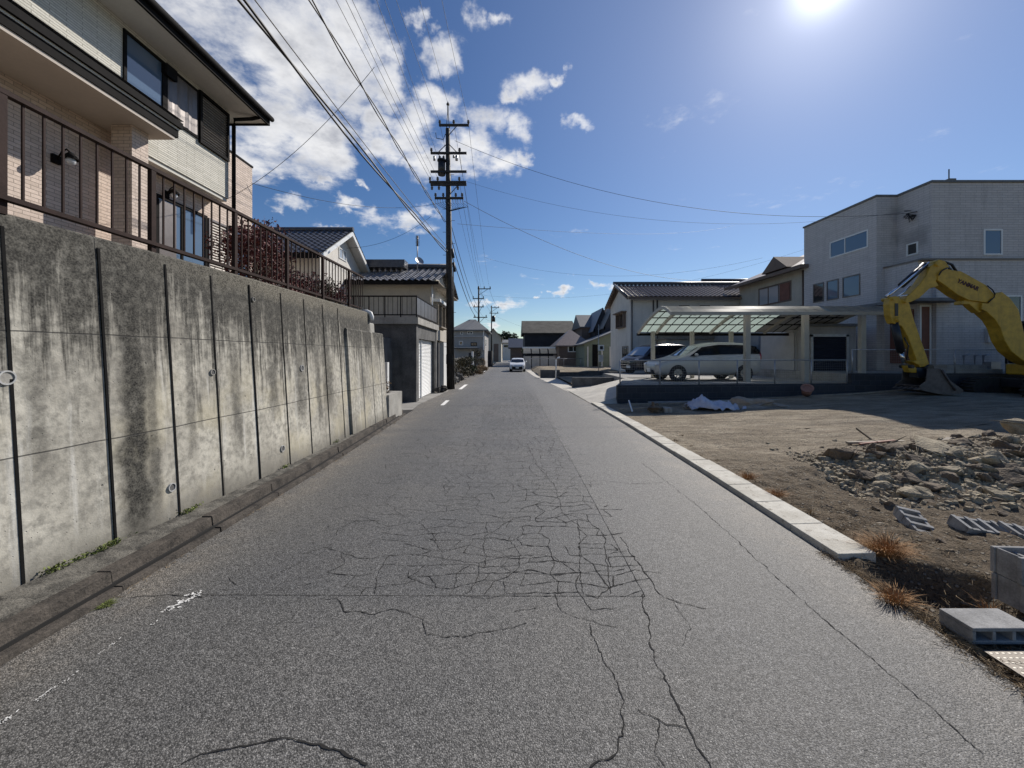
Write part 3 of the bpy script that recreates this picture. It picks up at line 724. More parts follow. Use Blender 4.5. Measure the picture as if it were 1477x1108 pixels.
# -------- white gabled house behind (ridge along X, gable faces the road)
h=thing('house','white gabled bungalow with dark ribbed tile roof beyond the brown railing','house',(-12,18.2,0))
mb=MB(); xg=-7.9
mb.prism([(xg,15.9,2.4),(xg,20.5,2.4),(xg,20.5,5.95),(xg,18.2,7.35),(xg,15.9,5.95)],(-9,0,0)); mb.build('wall',M['white'],h)
mb=MB(); tileslope(mb,(-17.5,15.25,5.80),(-7.45,15.25,5.80),(-17.5,18.2,7.62),(-7.45,18.2,7.62)); ridge_cap(mb,(-17.5,18.2,7.66),(-7.43,18.2,7.66)); r_=mb.build('roof',M['tile_dark'],h)
mb=MB(); tileslope(mb,(-17.5,21.15,5.80),(-7.45,21.15,5.80),(-17.5,18.2,7.62),(-7.45,18.2,7.62)); mb.build('roof',M['tile_dark'],h)
mb=MB()
for (ya,za,yb,zb) in ((15.25,5.72,18.2,7.52),(21.15,5.72,18.2,7.52)):
    mb.hexa([(-7.52,ya,za-.16),(-7.46,ya,za-.16),(-7.46,yb,zb-.16),(-7.52,yb,zb-.16)],[(-7.52,ya,za+.04),(-7.46,ya,za+.04),(-7.46,yb,zb+.04),(-7.52,yb,zb+.04)])
mb.build('bargeboard',M['white_paint'],h)
mb=MB()
for (ya,za,yb,zb) in ((15.25,5.66,18.2,7.46),(21.15,5.66,18.2,7.46)):
    mb.hexa([(-17,ya,za-.05),(-7.53,ya,za-.05),(-7.53,yb,zb-.05),(-17,yb,zb-.05)],[(-17,ya,za+.04),(-7.53,ya,za+.04),(-7.53,yb,zb+.04),(-17,yb,zb+.04)])
mb.build('eave_board',M['white'],h)
mb=MB(); mb.box(-17.5,-7.6,15.18,15.27,5.58,5.76); mb.build('gutter',M['black'],h)
win(h,'E',17.7,18.5,6.2,6.7,xg,'white_paint','glass_pale',.05,(.5,))

# -------- dark tiled house with terrace over garage
g=thing('garage','concrete garage with white roller shutter and railed roof terrace beside the utility pole','garage',(-5.5,16.7,0))
mb=MB(); GXF=-3.62
mb.box(-8.5,GXF,14.7,14.95,-.05,2.95); mb.box(-8.5,GXF,18.45,18.7,-.05,2.95); mb.box(-8.5,-8.25,14.95,18.45,-.05,2.95)
mb.box(-8.25,GXF-.02,14.95,18.45,2.42,2.94)
mb.box(-3.84,GXF,14.95,15.1,-.05,2.42)
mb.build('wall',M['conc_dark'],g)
mb=MB(); mb.box(-8.6,GXF+.08,14.62,18.78,2.95,3.2); mb.build('roof_slab',M['conc'],g)
mb=MB(); nsl=40
for i in range(nsl):
    z0=i*2.42/nsl; z1=z0+2.42/nsl
    mb.add([(-3.80,15.1,z0),(-3.80,18.3,z0),(-3.775,18.3,z0+.03),(-3.775,15.1,z0+.03),(-3.80,18.3,z1),(-3.80,15.1,z1)],[(0,1,2,3),(3,2,4,5)])
mb.open=True; sh=mb.build('roller_shutter',M['white_paint'],g)
mb=MB(); mb.box(-3.80,-3.74,16.05,16.12,0,2.42); mb.build('centre_post',M['white_paint'],sh)
mb=MB(); mb.box(-3.84,GXF-.02,18.3,18.45,-.05,2.42); mb.build('pillar',M['conc_dark'],g)
tr_=thing('railing','thin dark railing round the garage roof terrace','railing',(-5,16,3.2))
mb=MB(); mb.box(-8.5,-3.6,14.70,14.74,3.98,4.03); mb.box(-3.64,-3.6,14.74,18.7,3.98,4.03); mb.box(-8.5,-3.6,14.70,14.74,3.28,3.32); mb.box(-3.64,-3.6,14.74,18.7,3.28,3.32); mb.build('rail',M['black'],tr_)
for i in range(9): b=MB(); x=-3.62-i*.6; b.box(x-.018,x+.018,14.70,14.74,3.2,3.975); b.build('post',M['black'],tr_)
for i in range(27): b=MB(); x=-3.8-i*.18; b.box(x-.008,x+.008,14.715,14.73,3.32,3.975); b.build('baluster',M['black'],tr_)
mb=MB()
for i in range(6):
    y0=14.78+i*.65; mb.box(-3.63,-3.615,y0,y0+.6,3.33,3.97)
mb.build('side_panel',M['alu'],tr_)
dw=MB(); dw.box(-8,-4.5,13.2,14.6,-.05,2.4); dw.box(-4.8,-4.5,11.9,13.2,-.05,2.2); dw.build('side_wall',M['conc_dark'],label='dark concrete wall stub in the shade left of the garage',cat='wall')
gp=MB(); gp.box(-3.95,-3.85,12.0,12.16,0,1.55); gp.build('gate_post',M['white_paint'],label='thin white gate post standing before the shaded side of the garage',cat='post')
rnd=random.Random(4)
t_=thing('dry_shrub','brown withered shrub inside the low concrete planter','shrub',(-3.75,10.8,.6))
mb=MB(); mb.open=True; leaves(mb,(-3.75,10.75,.85),(.3,.55,.35),900,.035,rnd); mb.build('foliage',M['straw'],t_)
mb=MB()
for k in range(18): mb.tube([(-3.75+rnd.gauss(0,.05),10.8+rnd.gauss(0,.15),.55),(-3.75+rnd.gauss(0,.2),10.8+rnd.gauss(0,.35),1.1+rnd.random()*.3)],.006,4,False,.002)
mb.build('stem',M['bark'],t_)
h=thing('house','beige house with dark wavy tile roof behind the garage terrace','house',(-8,21,0))
mb=MB(); mb.box(-12,-3.95,18.9,24.2,-.05,5.35); mb.prism([(-3.95,18.9,5.35),(-3.95,24.2,5.35),(-3.95,21.5,6.35)],(-8,0,0)); mb.build('wall',M['beige'],h)
mb=MB(); tileslope(mb,(-13,18.3,5.30),(-3.4,18.3,5.30),(-13,21.5,6.55),(-3.4,21.5,6.55),.3,.3,.035); mb.build('roof',M['tile_silver'],h)
mb=MB(); tileslope(mb,(-13,24.8,5.30),(-3.4,24.8,5.30),(-13,21.5,6.55),(-3.4,21.5,6.55),.3,.3,.035); mb.build('roof',M['tile_dark'],h)
mb=MB(); mb.tube([(-13,21.5,6.66),(-3.35,21.5,6.66)],.16,10); mb.box(-13,-5.6,20.2,20.9,6.35,6.75); mb.build('roof_ridge',M['tile_dark'],h)
mb=MB(); mb.box(-13,-3.45,18.24,18.32,5.10,5.26); mb.build('gutter',M['black'],h)
mb=MB(); mb.box(-13,-3.45,18.32,24.7,5.20,5.24); mb.build('eave_board',M['wood'],h)
mb=MB(); mb.tube([(-3.88,18.86,5.15),(-3.88,18.86,3.2)],.04,8); mb.build('downpipe',M['white_paint'],h)
mb=MB(); mb.box(-3.95,-3.55,19.2,22.5,4.42,4.56); mb.build('window_awning',M['white_paint'],h)
win(h,'E',19.3,22.4,3.2,4.4,-3.95,'wood','glass',.07,(.33,.66),proud=.3)
mb=MB(); mb.box(-3.94,-3.70,19.2,22.6,2.5,3.05); mb.build('bay_panel',M['beige'],h)
mb=MB(); mb.box(-3.94,-3.78,19.0,20.3,0,2.4); mb.build('dark_door',M['dark_wall'],h)
mb=MB(); mb.box(-3.94,-3.62,20.6,24.1,-.05,2.45); mb.build('lower_wall',M['white_paint'],h)
# TV aerial + dish
a=thing('satellite_antenna','satellite dish and aerial on a thin mast above the dark tiled house','antenna',(-5.1,20.6,6.6))
q=P(602,395,20.6); x=q.x
mb=MB(); mb.tube([(x,20.6,6.1),(x,20.6,7.95)],.03,6); mb.build('mast',M['steel'],a)
mb=MB(); 
for k in range(8): mb.tube([(x-.1-.0*k,20.6,7.6+k*.07),(x+.12,20.6,7.6+k*.07)],.012,4)
mb.tube([(x,20.6,7.55),(x,20.6,8.1)],.05,6); mb.build('aerial',M['alu'],a)
mb=MB()
c=Vector((x+.16,20.45,6.75)); ax=Vector((.6,-.6,.45)).normalized(); u=ax.cross(Vector((0,0,1))).normalized(); w_=ax.cross(u)
rg=6; sg=16; vs=[c-ax*.06]
for i in range(1,rg+1):
    r=.24*i/rg
    for k in range(sg): an=2*math.pi*k/sg; vs.append(c-ax*.06*(1-(i/rg)**2)+u*r*math.cos(an)+w_*r*math.sin(an))
fs=[(0,1+k,1+(k+1)%sg) for k in range(sg)]+[(1+(i-1)*sg+k,1+i*sg+k,1+i*sg+(k+1)%sg,1+(i-1)*sg+(k+1)%sg) for i in range(1,rg) for k in range(sg)]
mb.add(vs,fs,True); mb.open=True; mb.build('dish',M['steel'],a)
# junk at the foot of the house
jb=MB(); rnd=random.Random(12)
for k in range(5): jb.blob((-3.35+rnd.gauss(0,.08),18.2+k*.28,.12+rnd.random()*.06),.15,k,.3,7,5,(1,1.2,.8))
jb.build('rubbish_sack',M['track'],label='pile of dark sacks lying between the white garage shutter and the pole',cat='sacks')
# ================================================================== UTILITY POLES
def insul(mb,p,up=1,r=.045,h=.22):
    p=Vector(p); mb.tube([p,p+Vector((0,0,h*up))],r,8,True,r*.6); mb.ring(p+Vector((0,0,h*.35*up)),(0,0,up),r*.5,r*1.5,.04,10); mb.ring(p+Vector((0,0,h*.7*up)),(0,0,up),r*.5,r*1.3,.04,10)
def crossarm(root,x,y,z,xa,xb,pins,brace=0,dy=.14,pin_up=1):
    b=MB(); b.box(xa,xb,y-dy-.05,y-dy+.05,z-.05,z+.05); o=b.build('crossarm',M['pole'],root)
    for q in pins: b=MB(); insul(b,(q,y-dy,z+.05*pin_up),pin_up); b.build('insulator',M['porcelain'],o)
    if brace:
        b=MB(); b.tube([(x+.05,y-.1,z-brace),(x+.05+abs(brace)*.95,y-dy,z)],.022,5)
        if abs(brace)<1.1: b.tube([(x-.05,y-.1,z-brace),(x-.05-abs(brace)*.95,y-dy,z)],.022,5) if brace<0 else None
        b.build('brace',M['pole'],o)
PX,PY=-3.2,20.3
def zt(py): return EYE+(HY-py)/F*PY
def xt(px): return (px-CX)/F*PY
up=thing('utility_pole','tall dark utility pole carrying a transformer, nearest on the left kerb','utility pole',(PX,PY,0))
b=MB(); b.tube([(PX,PY,-.2),(PX-.09,PY,7),(PX-.16,PY,13.6)],.215,18,True,.11); b.build('pole_shaft',M['pole'],up)
PT=PX-.15
b=MB(); b.tube([(PT-.09,PY,13.5),(PT,PY,14.6)],.02,5); b.tube([(PT+.09,PY,13.5),(PT,PY,14.6)],.02,5); b.tube([(PT,PY,14.4),(PT,PY,15.0)],.035,6); b.ring((PT,PY,14.85),(0,0,1),.02,.08,.06,8); b.build('top_spike',M['pole'],up)
crossarm(up,PT,PY,zt(183),xt(634),xt(677),[xt(635),xt(655),xt(676)],.5)
crossarm(up,PT,PY,zt(223),xt(622),xt(673.5),[xt(623),xt(663.5)],-.5)
crossarm(up,PT,PY,zt(249.5),xt(622),xt(673.5),[])
crossarm(up,PT,PY,zt(264.5),xt(620),xt(673),[xt(621),xt(632),xt(663)])
crossarm(up,PT,PY,zt(268.5),xt(622),xt(673.5),[xt(624),xt(634),xt(661)],.55,.16,-1)
crossarm(up,PT,PY,zt(287.5),xt(628),xt(669),[xt(629),xt(640),xt(658),xt(667)])
b=MB(); tx=xt(637.5); b.tube([(tx,PY-.1,zt(254)),(tx,PY-.1,zt(232.5))],.19,16); b.ring((tx,PY-.1,zt(234)),(0,0,1),.18,.23,.07,16); b.ring((tx,PY-.1,zt(252)),(0,0,1),.18,.21,.05,16)
o=b.build('transformer',M['hose'],up)
b=MB(); insul(b,(tx-.1,PY-.1,zt(232.5))); insul(b,(tx+.1,PY-.1,zt(232.5))); b.tube([(tx-.1,PY-.1,zt(226)),(tx-.25,PY-.15,zt(224))],.015,4); b.tube([(tx+.1,PY-.1,zt(226)),(tx+.22,PY-.15,zt(223))],.015,4); b.build('bushing',M['porcelain'],o)
b=MB(); b.tube([(xt(627),PY-.1,zt(227)),(xt(627),PY-.1,zt(233))],.06,8); b.tube([(xt(659),PY-.1,zt(226)),(xt(659),PY-.1,zt(233))],.07,8); b.tube([(xt(655),PY-.1,zt(226)),(xt(655),PY-.1,zt(229))],.06,8); b.build('fuse_cutout',M['steel'],up)
for i in range(12):
    b=MB(); x=xt(628)+i*.13; b.tube([(x,PY-.14,zt(287)),(x+.05,PY-.2,zt(287)-.3),(x+.3,PY-.1,zt(287)-.45),(PT+.15,PY-.15,zt(287)-.7)],.012,4,False); b.build('jumper_cable',M['cable'],up)
b=MB(); b.tube([(xt(629),PY-.1,zt(193)),(xt(630),PY-.1,zt(201)),(xt(640),PY-.1,zt(203)),(xt(643),PY-.1,zt(195))],.018,5)
b.build('jumper_cable',M['cable'],up)
b=MB()
for (px,py) in ((652,365),(654,385)): b.tube([P(px,py-6,PY-.1),P(px+2,py+7,PY-.1)],.07,8)
b.build('splice_box',M['cable'],up)
b=MB(); b.tube([(PX+.17,PY-.12,.1),(PX+.15,PY-.12,6.6)],.03,6); b.tube([(PX+.1,PY-.2,.1),(PX+.02,PY-.18,8)],.02,6)
for k in range(16): z=2.2+k*.6; sx=1 if k%2 else -1; b.tube([(PX-.012*z,PY,z),(PX-.012*z+sx*.32,PY,z)],.012,5)
b.build('climbing_step',M['pole'],up)
b=MB(); b.ring((PX-.02,PY,1.3),(0,0,1),.205,.222,.5,18); b.build('cable_guard',M['track'],up)
def farpole(px,py_top,D,arms,label,trans=False):
    x=(px-CX)/F*D; zt_=EYE+(HY-py_top)/F*D
    t=thing('utility_pole',label,'utility pole',(x,D,0),'dark utility poles further down the road')
    b=MB(); b.tube([(x,D,-.1),(x,D,zt_)],.19,12,True,.10); b.build('pole_shaft',M['pole'],t)
    for (y,a,c,n) in arms:
        z=EYE+(HY-y)/F*D; xa=(a-CX)/F*D; xb=(c-CX)/F*D
        b=MB(); b.box(xa,xb,D-.2,D-.08,z-.06,z+.06)
        for i in range(n): insul(b,(xa+(xb-xa)*(i+.1)/(n-.8 if n>1 else 1),D-.14,z+.06),1,.06,.3)
        b.tube([(x,D-.1,z-.9),(xa+(xb-xa)*.8,D-.14,z)],.03,5); b.build('crossarm',M['pole'],t)
    if trans:
        z=EYE+(HY-460)/F*D; b=MB(); b.tube([(x+.45,D,z-.6),(x+.45,D,z+.6)],.33,12); b.build('transformer',M['hose'],t)
    return x,D
farpole(690.5,413,56,[(417,689,708,3),(431,682,698,3),(443,683,698,2),(458,683,703,2)],'dark utility pole standing in front of the far grey house on the left')
farpole(709,441,82,[(444,708,720,3),(452,706,719,2)],'small far utility pole with a transformer, where the road bends',True)
# wires
def wire(a,b,sag,r=.012,mat='cable',label=None,group='overhead wires',n=26,name='overhead_wire',twist=0,bundle=1):
    a=Vector(a); b=Vector(b); mb=MB(); r*=.72
    for q in range(bundle):
        pts=[]
        for i in range(n+1):
            t=i/n; p=a.lerp(b,t); p.z-=4*sag*t*(1-t)
            if bundle>1:
                an=2*math.pi*q/bundle+twist*t; p=p+Vector((math.cos(an)*r*2.2,0,math.sin(an)*r*2.2))
            pts.append(p)
        mb.tube(pts,r,5,False)
    return mb.build(name,M[mat],label=label,cat='wire',group=group)
BY=-16
def along(pxpole,zp,px0,label,sag=.9,r=.011,mat='cable',**k):
    """wire from the pole to the next pole behind the viewer; px0 where it leaves the top of the picture"""
    xp=xt(pxpole); zc=zp-.35
    D0=(zc-EYE)*F/HY; x0=(px0-CX)/F*D0
    t=(PY-BY)/(PY-D0); xb=xp+(x0-xp)*t
    return wire((xp,PY-.15,zp),(xb,BY,zp),sag,r,mat,label,**k)
along(646,zt(365),378,'thickest black twin cable sagging toward the upper left, lowest on the main pole',.75,.03,bundle=2,twist=22,n=60)
along(646,zt(358),384,'thin black cable running just above the thickest twin cable',.6,.014)
along(643,zt(322),455,'lashed black cable second in from the left house eave',.55,.022,bundle=2,twist=60,n=90)
along(622,zt(262),489,'left wire of the close pair rising to the double crossarm',.6,.011)
along(626,zt(262),503,'right wire of the close pair rising to the double crossarm',.6,.011)
along(634,zt(262),512,'wire reaching the double crossarm next to the close pair',.6,.010)
along(623,zt(219),545,'left wire to the second crossarm of the main pole',.6,.010)
along(630,zt(222),557,'wire to the second crossarm beside the transformer',.6,.009)
along(635,zt(179),571,'leftmost wire to the topmost crossarm of the main pole',.5,.010)
along(646,zt(150),604,'wire reaching the spike at the very top of the main pole',.4,.010)
along(676,zt(179),637,'rightmost wire to the topmost crossarm of the main pole',.5,.010)
x2,D2=(690.5-CX)/F*56,56
def fz(py): return EYE+(HY-py)/F*56
def fx(px): return (px-CX)/F*56
for i,(pa,ya,pb,yb,r,lab) in enumerate([(635,181,691,416,.012,'left top wire from the main pole to the far pole'),(655,181,699,416,.012,'middle top wire from the main pole to the far pole'),(676,181,706,416,.012,'right top wire from the main pole to the far pole'),
   (663,223,697,430,.012,'second-arm wire from the main pole to the far pole'),(663,265,696,432,.012,'double-arm wire from the main pole to the far pole'),
   (650,322,690,443,.024,'thick upper cable from the main pole to the far pole'),(651,345,689,452,.03,'thick middle cable from the main pole to the far pole'),(651,366,689,459,.034,'lowest thick cable from the main pole to the far pole')]):
    wire((xt(pa),PY,zt(ya)),(fx(pb),56,fz(yb)),.7,r,'cable',lab)
def p3(px,py,D): return P(px,py,D)
for i,(pa,ya,pb,yb,lab) in enumerate([(691,417,710,444,'upper wire between the two far poles'),(706,417,719,444,'upper right wire between the two far poles'),(697,431,712,452,'middle wire between the two far poles'),(692,450,709,462,'lower thick wire between the two far poles')]):
    wire(P(pa,ya,56),P(pb,yb,82),.5,.02,'cable',lab)
wire(P(656,203,20.3),P(1330,306,17.4),1.5,.013,'cable','long wire from the main pole to the bracket on the grey modern house')
wire(P(673,262,20.3),P(1322,303,17.4),1.3,.008,'cable_grey','faint thin wire just under the long one to the grey modern house')
wire(P(669,290,20.3),P(1012,405,30.0),1.0,.015,'cable','wire from the main pole down to the white tiled house')
wire(P(660,323,20.3),P(1060,325,60),.9,.012,'cable_grey','faint level wire crossing the open sky to the right')
wire(P(700,372,45),P(1100,372,36),1.9,.012,'cable_grey','faint sagging wire low in the sky above the carport')
wire(P(690,425,56),P(1160,360,40),2.2,.012,'cable_grey','very faint wire from the far pole toward the red-brown shuttered house')
wire(P(642,291,20.3),P(362,264,11.2),.5,.010,'cable','wire from the main pole to the back of the ivory house')
wire(P(540,97,9.0),P(322,290,9.9),.35,.008,'cable','thin service wire dropping to the downpipe of the ivory house')
wire(P(622,312,20.2),P(500,358,18.2),.4,.010,'cable','thin service wire dropping to the white gabled bungalow')
wire(P(712,455,82),P(860,500,60),.6,.014,'cable_grey','faint wire from the smaller far pole to the sage green house')

# ================================================================== RIGHT LOT
def lotz(x,y):
    z=-.02
    z+=.38*max(0,min(1,(x-4)/11))*max(0,min(1,(y-4)/7))
    z+=.05*mn.noise(Vector((x*.6,y*.6,0)))+.025*mn.noise(Vector((x*2.3,y*2.3,1)))+(.016+.02*max(0,min(1,6.8-y)))*mn.noise(Vector((x*9,y*9,2)))
    # trench and loose bank next to the kerb end
    d=math.hypot((x-3.30)/.50,(y-3.0)/.40); z-=.26*max(0,min(1,(1-d)*1.8))
    d=math.hypot((x-4.3)/1.0,(y-3.45)/.6); z+=.09*max(0,1-d); z+=.035*mn.noise(Vector((x*4.2,y*4.2,5)))*max(0,min(1,(6.5-y)))
    # rubble mound
    q=math.exp(-(((x-6.2)/1.5)**2+((y-5.75)/.75)**2)); z+=.30*q
    q=math.exp(-(((x-8.6)/1.6)**2+((y-6.4)/1.0)**2)); z+=.34*q
    return z
def grid(x0,x1,y0,y1,nx,ny,fz):
    vs=[];fs=[]
    for j in range(ny+1):
        for i in range(nx+1):
            x=x0+(x1-x0)*(i/nx); y=y0+(y1-y0)*(j/ny); vs.append((x,y,fz(x,y)))
    for j in range(ny):
        for i in range(nx): a=j*(nx+1)+i; fs.append((a,a+1,a+nx+2,a+nx+1))
    return vs,fs
def lot_edge(x,y):
    # dips below the road sheet at the boundary
    e=edge_x(RE,max(0,min(14,y)))
    return max(0,min(1,(x-e+.02)/.14))
def fzl(x,y):
    k=lot_edge(x,y); return (lotz(x,y)+.02)*k-.045*(1-k)+.0*k
mb=MB(); vs,fs=grid(2.45,10.5,.2,9.0,230,230,fzl); mb.add(vs,fs,True); mb.open=True
o=mb.build('dirt_lot',M['dirt'],kind='structure')
mb=MB(); vs,fs=grid(2.45,40,9.0,15.1,150,60,lambda x,y: fzl(x,y)); mb.add(vs,fs,True); vs,fs=grid(10.5,40,-6,9.0,90,50,lambda x,y: fzl(x,y)); mb.add(vs,fs,True); mb.open=True
mb.build('dirt_ground',M['dirt'],kind='structure')
# white kerb stones along the road
mb=MB(); y=3.36; rr=random.Random(5)
while y<13.6:
    L=.6; xa=edge_x(RE,y)+.015; xb=edge_x(RE,y+L)+.015; dz=rr.uniform(-.004,.004); wd=.34 if y<6 else .30
    mb.hexa([(xa,y+.004,-.09),(xa+wd,y+.004,-.09),(xb+wd,y+L-.004,-.09),(xb,y+L-.004,-.09)],[(xa+.01,y+.004,.055+dz),(xa+wd,y+.004,.065+dz),(xb+wd,y+L-.004,.065+dz),(xb+.01,y+L-.004,.055+dz)])
    y+=L
mb.build('kerb',M['kerb_white'],kind='structure',bevel=.006)
# steel checker plate at the lower right
pl=MB(); pl.prism([(2.74,.9,.012),(4.0,.9,.012),(4.0,2.31,.012),(2.80,2.31,.012)],(0,0,.012))
pl.build('steel_plate',M['plate_steel'],label='studded steel cover plate lying beside the asphalt edge, lower right',cat='steel plate')
# hollow concrete blocks: 390 x 190 x 100, three cores
def hollow(name,label,loc,rot,L=.39,Wd=.19,H=.10,cores=3,group=None,tilt=0,depth='w'):
    """block with through-cores along local y"""
    t=MB(); wl=.022; cw=(L-wl*(cores+1))/cores
    # front face outline with holes built as ribs
    t.box(-L/2,L/2,-Wd/2,Wd/2,0,wl); t.box(-L/2,L/2,-Wd/2,Wd/2,H-wl,H)
    for i in range(cores+1):
        x=-L/2+i*(cw+wl); t.box(x,x+wl,-Wd/2+.0,Wd/2,wl,H-wl)
    t.box(-L/2+wl,L/2-wl,-.01,.01,wl,H-wl)
    mtx=Matrix.Rotation(rot,4,'Z')@Matrix.Rotation(tilt,4,'X')
    o=t.build(name,M['block'],label=label,cat='concrete block',group=group)
    o.location=loc; o.rotation_euler=mtx.to_euler()
    b=o.modifiers.new('bev','BEVEL'); b.width=.004; b.segments=2; b.limit_method='ANGLE'
    return o
hollow('concrete_block','pale hollow block lying flat at the asphalt edge beside the steel plate',(3.02,2.475,.004),0)
def upright(label,loc,rot):
    t=MB(); L,Wd,H,wl=.39,.19,.19,.028
    t.box(-L/2,L/2,-Wd/2,-Wd/2+wl,0,H); t.box(-L/2,L/2,Wd/2-wl,Wd/2,0,H)
    cw=(L-wl*4)/3
    for i in range(4): x=-L/2+i*(cw+wl); t.box(x+(.012 if i==0 else 0),x+wl-(.012 if i==3 else 0),-Wd/2+wl,Wd/2-wl,0,H-(.03 if i in(1,2) else 0))
    o=t.build('concrete_block',M['block'],label=label,cat='concrete block'); o.location=loc; o.rotation_euler=(0,0,rot)
    b=o.modifiers.new('bev','BEVEL'); b.width=.005; b.segments=2; b.limit_method='ANGLE'
upright('upper hollow block of the two-high stack at the right frame edge',(3.765,2.80,.165),R(-3))
upright('lower hollow block of the two-high stack at the right frame edge',(3.77,2.805,-.03),R(1))
def ribbed(label,loc,rot,tilt):
    """block lying on its side, open cores facing up"""
    t=MB(); L,Wd,H=.39,.19,.11
    t.box(-L/2,L/2,-Wd/2,Wd/2,0,.03)
    t.box(-L/2,L/2,-Wd/2,-Wd/2+.025,.03,H-.01); t.box(-L/2,L/2,Wd/2-.025,Wd/2,.03,H-.01)
    for i in range(4):
        x=-L/2+i*(L-.035)/3; t.box(x,x+.035,-Wd/2-.004,Wd/2+.004,.03,H)
    o=t.build('concrete_block',M['block'],label=label,cat='concrete block'); o.location=loc
    o.rotation_euler=(Matrix.Rotation(tilt[0],4,'X')@Matrix.Rotation(tilt[1],4,'Y')@Matrix.Rotation(rot,4,'Z')).to_euler(); return o
ribbed('open-cored block sunk in the dirt below the rubble heap, left of the block pair',(4.20,4.06,lotz(4.2,4.06)+.02),R(70),(R(20),R(4)))
ribbed('open-cored block sunk in the dirt below the rubble heap, middle one',(4.62,3.86,lotz(4.6,3.86)+.01),R(-8),(R(18),R(5)))
ribbed('open-cored block sunk in the dirt below the rubble heap, nearest the right edge',(4.98,3.76,lotz(5.,3.76)-.005),R(-10),(R(16),R(7)))

# rubble: irregular stones
rs=[]
import bmesh
def stone_mesh(seed,mat,flat=.7):
    rnd=random.Random(seed); bm=bmesh.new()
    pts=[]
    for _ in range(16):
        d=Vector((rnd.gauss(0,1),rnd.gauss(0,1),rnd.gauss(0,1))).normalized(); pts.append(bm.verts.new(Vector((d.x,d.y*.8,d.z*flat))*rnd.uniform(.75,1.05)))
    r=bmesh.ops.convex_hull(bm,input=pts); 
    bmesh.ops.delete(bm,geom=[g for g in r['geom_interior'] if isinstance(g,bmesh.types.BMVert)],context='VERTS')
    bmesh.ops.bevel(bm,geom=bm.edges[:],offset=.08,segments=1,affect='EDGES')
    bmesh.ops.subdivide_edges(bm,edges=bm.edges[:],cuts=1,use_grid_fill=True)
    for v in bm.verts: v.co+=v.co.normalized()*.10*mn.noise(v.co*2.6+Vector((seed,0,0)))
    me=bpy.data.meshes.new('rubble_stone'); bm.to_mesh(me); bm.free(); me.materials.append(M[mat]); return me
SM=[stone_mesh(i,'rock' if i%2 else 'rock_dark',.55+.1*(i%3)) for i in range(9)]
rnd=random.Random(21); protos=None
def stone(x,y,r,label,k=None,z=None,sc=None,group='stones of the rubble heap'):
    o=bpy.data.objects.new('rubble_stone',SM[k if k is not None else rnd.randrange(9)]); COL.objects.link(o)
    o.location=(x,y,(lotz(x,y) if z is None else z)+r*.25); s=sc or (1,1,rnd.uniform(.6,.95)); o.scale=(r*s[0],r*s[1],r*s[2]); o.rotation_euler=(rnd.uniform(-.4,.4),rnd.uniform(-.4,.4),rnd.uniform(0,6.3))
    o['label']=label; o['category']='stone'
    if group: o['group']=group
    return o
stone(6.35,5.85,.36,'large pale flat slab of rock on top of the rubble heap',1,.33,(1.5,.8,.45),None)
stone(5.05,6.0,.26,'rounded brown lump at the left end of the rubble heap top',2,.18,(1.1,.8,.8),None)
stone(6.55,5.15,.28,'big grey slab leaning on the front of the rubble heap',4,.10,(1.1,.6,.9),None)
stone(9.0,6.75,.42,'dark earthy boulder at the right frame edge behind the rubble heap',3,.35,(.9,.8,1.1),None)
for k in range(200):
    while True:
        x=rnd.gauss(6.1,1.3); y=rnd.gauss(5.45,.6)
        if 4.55+max(0,y-5)*.25<x<10 and 4.5<y<8: break
    r=min(.20,.06+rnd.expovariate(17))
    stone(x,y,r,'loose grey-brown stone in the rubble heap on the dirt lot',group='stones of the rubble heap')
for k in range(60):
    x=rnd.gauss(8.3,.9); y=rnd.gauss(6.3,.6)
    stone(x,y,min(.17,.05+rnd.expovariate(16)),'loose grey-brown stone in the rubble heap on the dirt lot')
for k in range(26):
    x=rnd.uniform(3.3,5.0); y=rnd.uniform(3.0,4.6)
    stone(x,y,rnd.uniform(.015,.045),'loose grey-brown stone in the rubble heap on the dirt lot')
for (x,y,r) in ((3.35,2.95,.10),(3.5,2.85,.12),(3.25,3.1,.06)): stone(x,y,r,'grey rock in the dug-out hollow between the kerb end and the blocks',0,group='rocks in the hollow by the kerb end')
for k in range(40):
    y=rnd.uniform(3.6,5.6); x=rnd.uniform(3.6,7.5)
    stone(x,y,rnd.uniform(.03,.08),'brown soil clod lying loose between the kerb and the rubble heap',rnd.choice((0,2,4)),group='soil clods by the kerb')
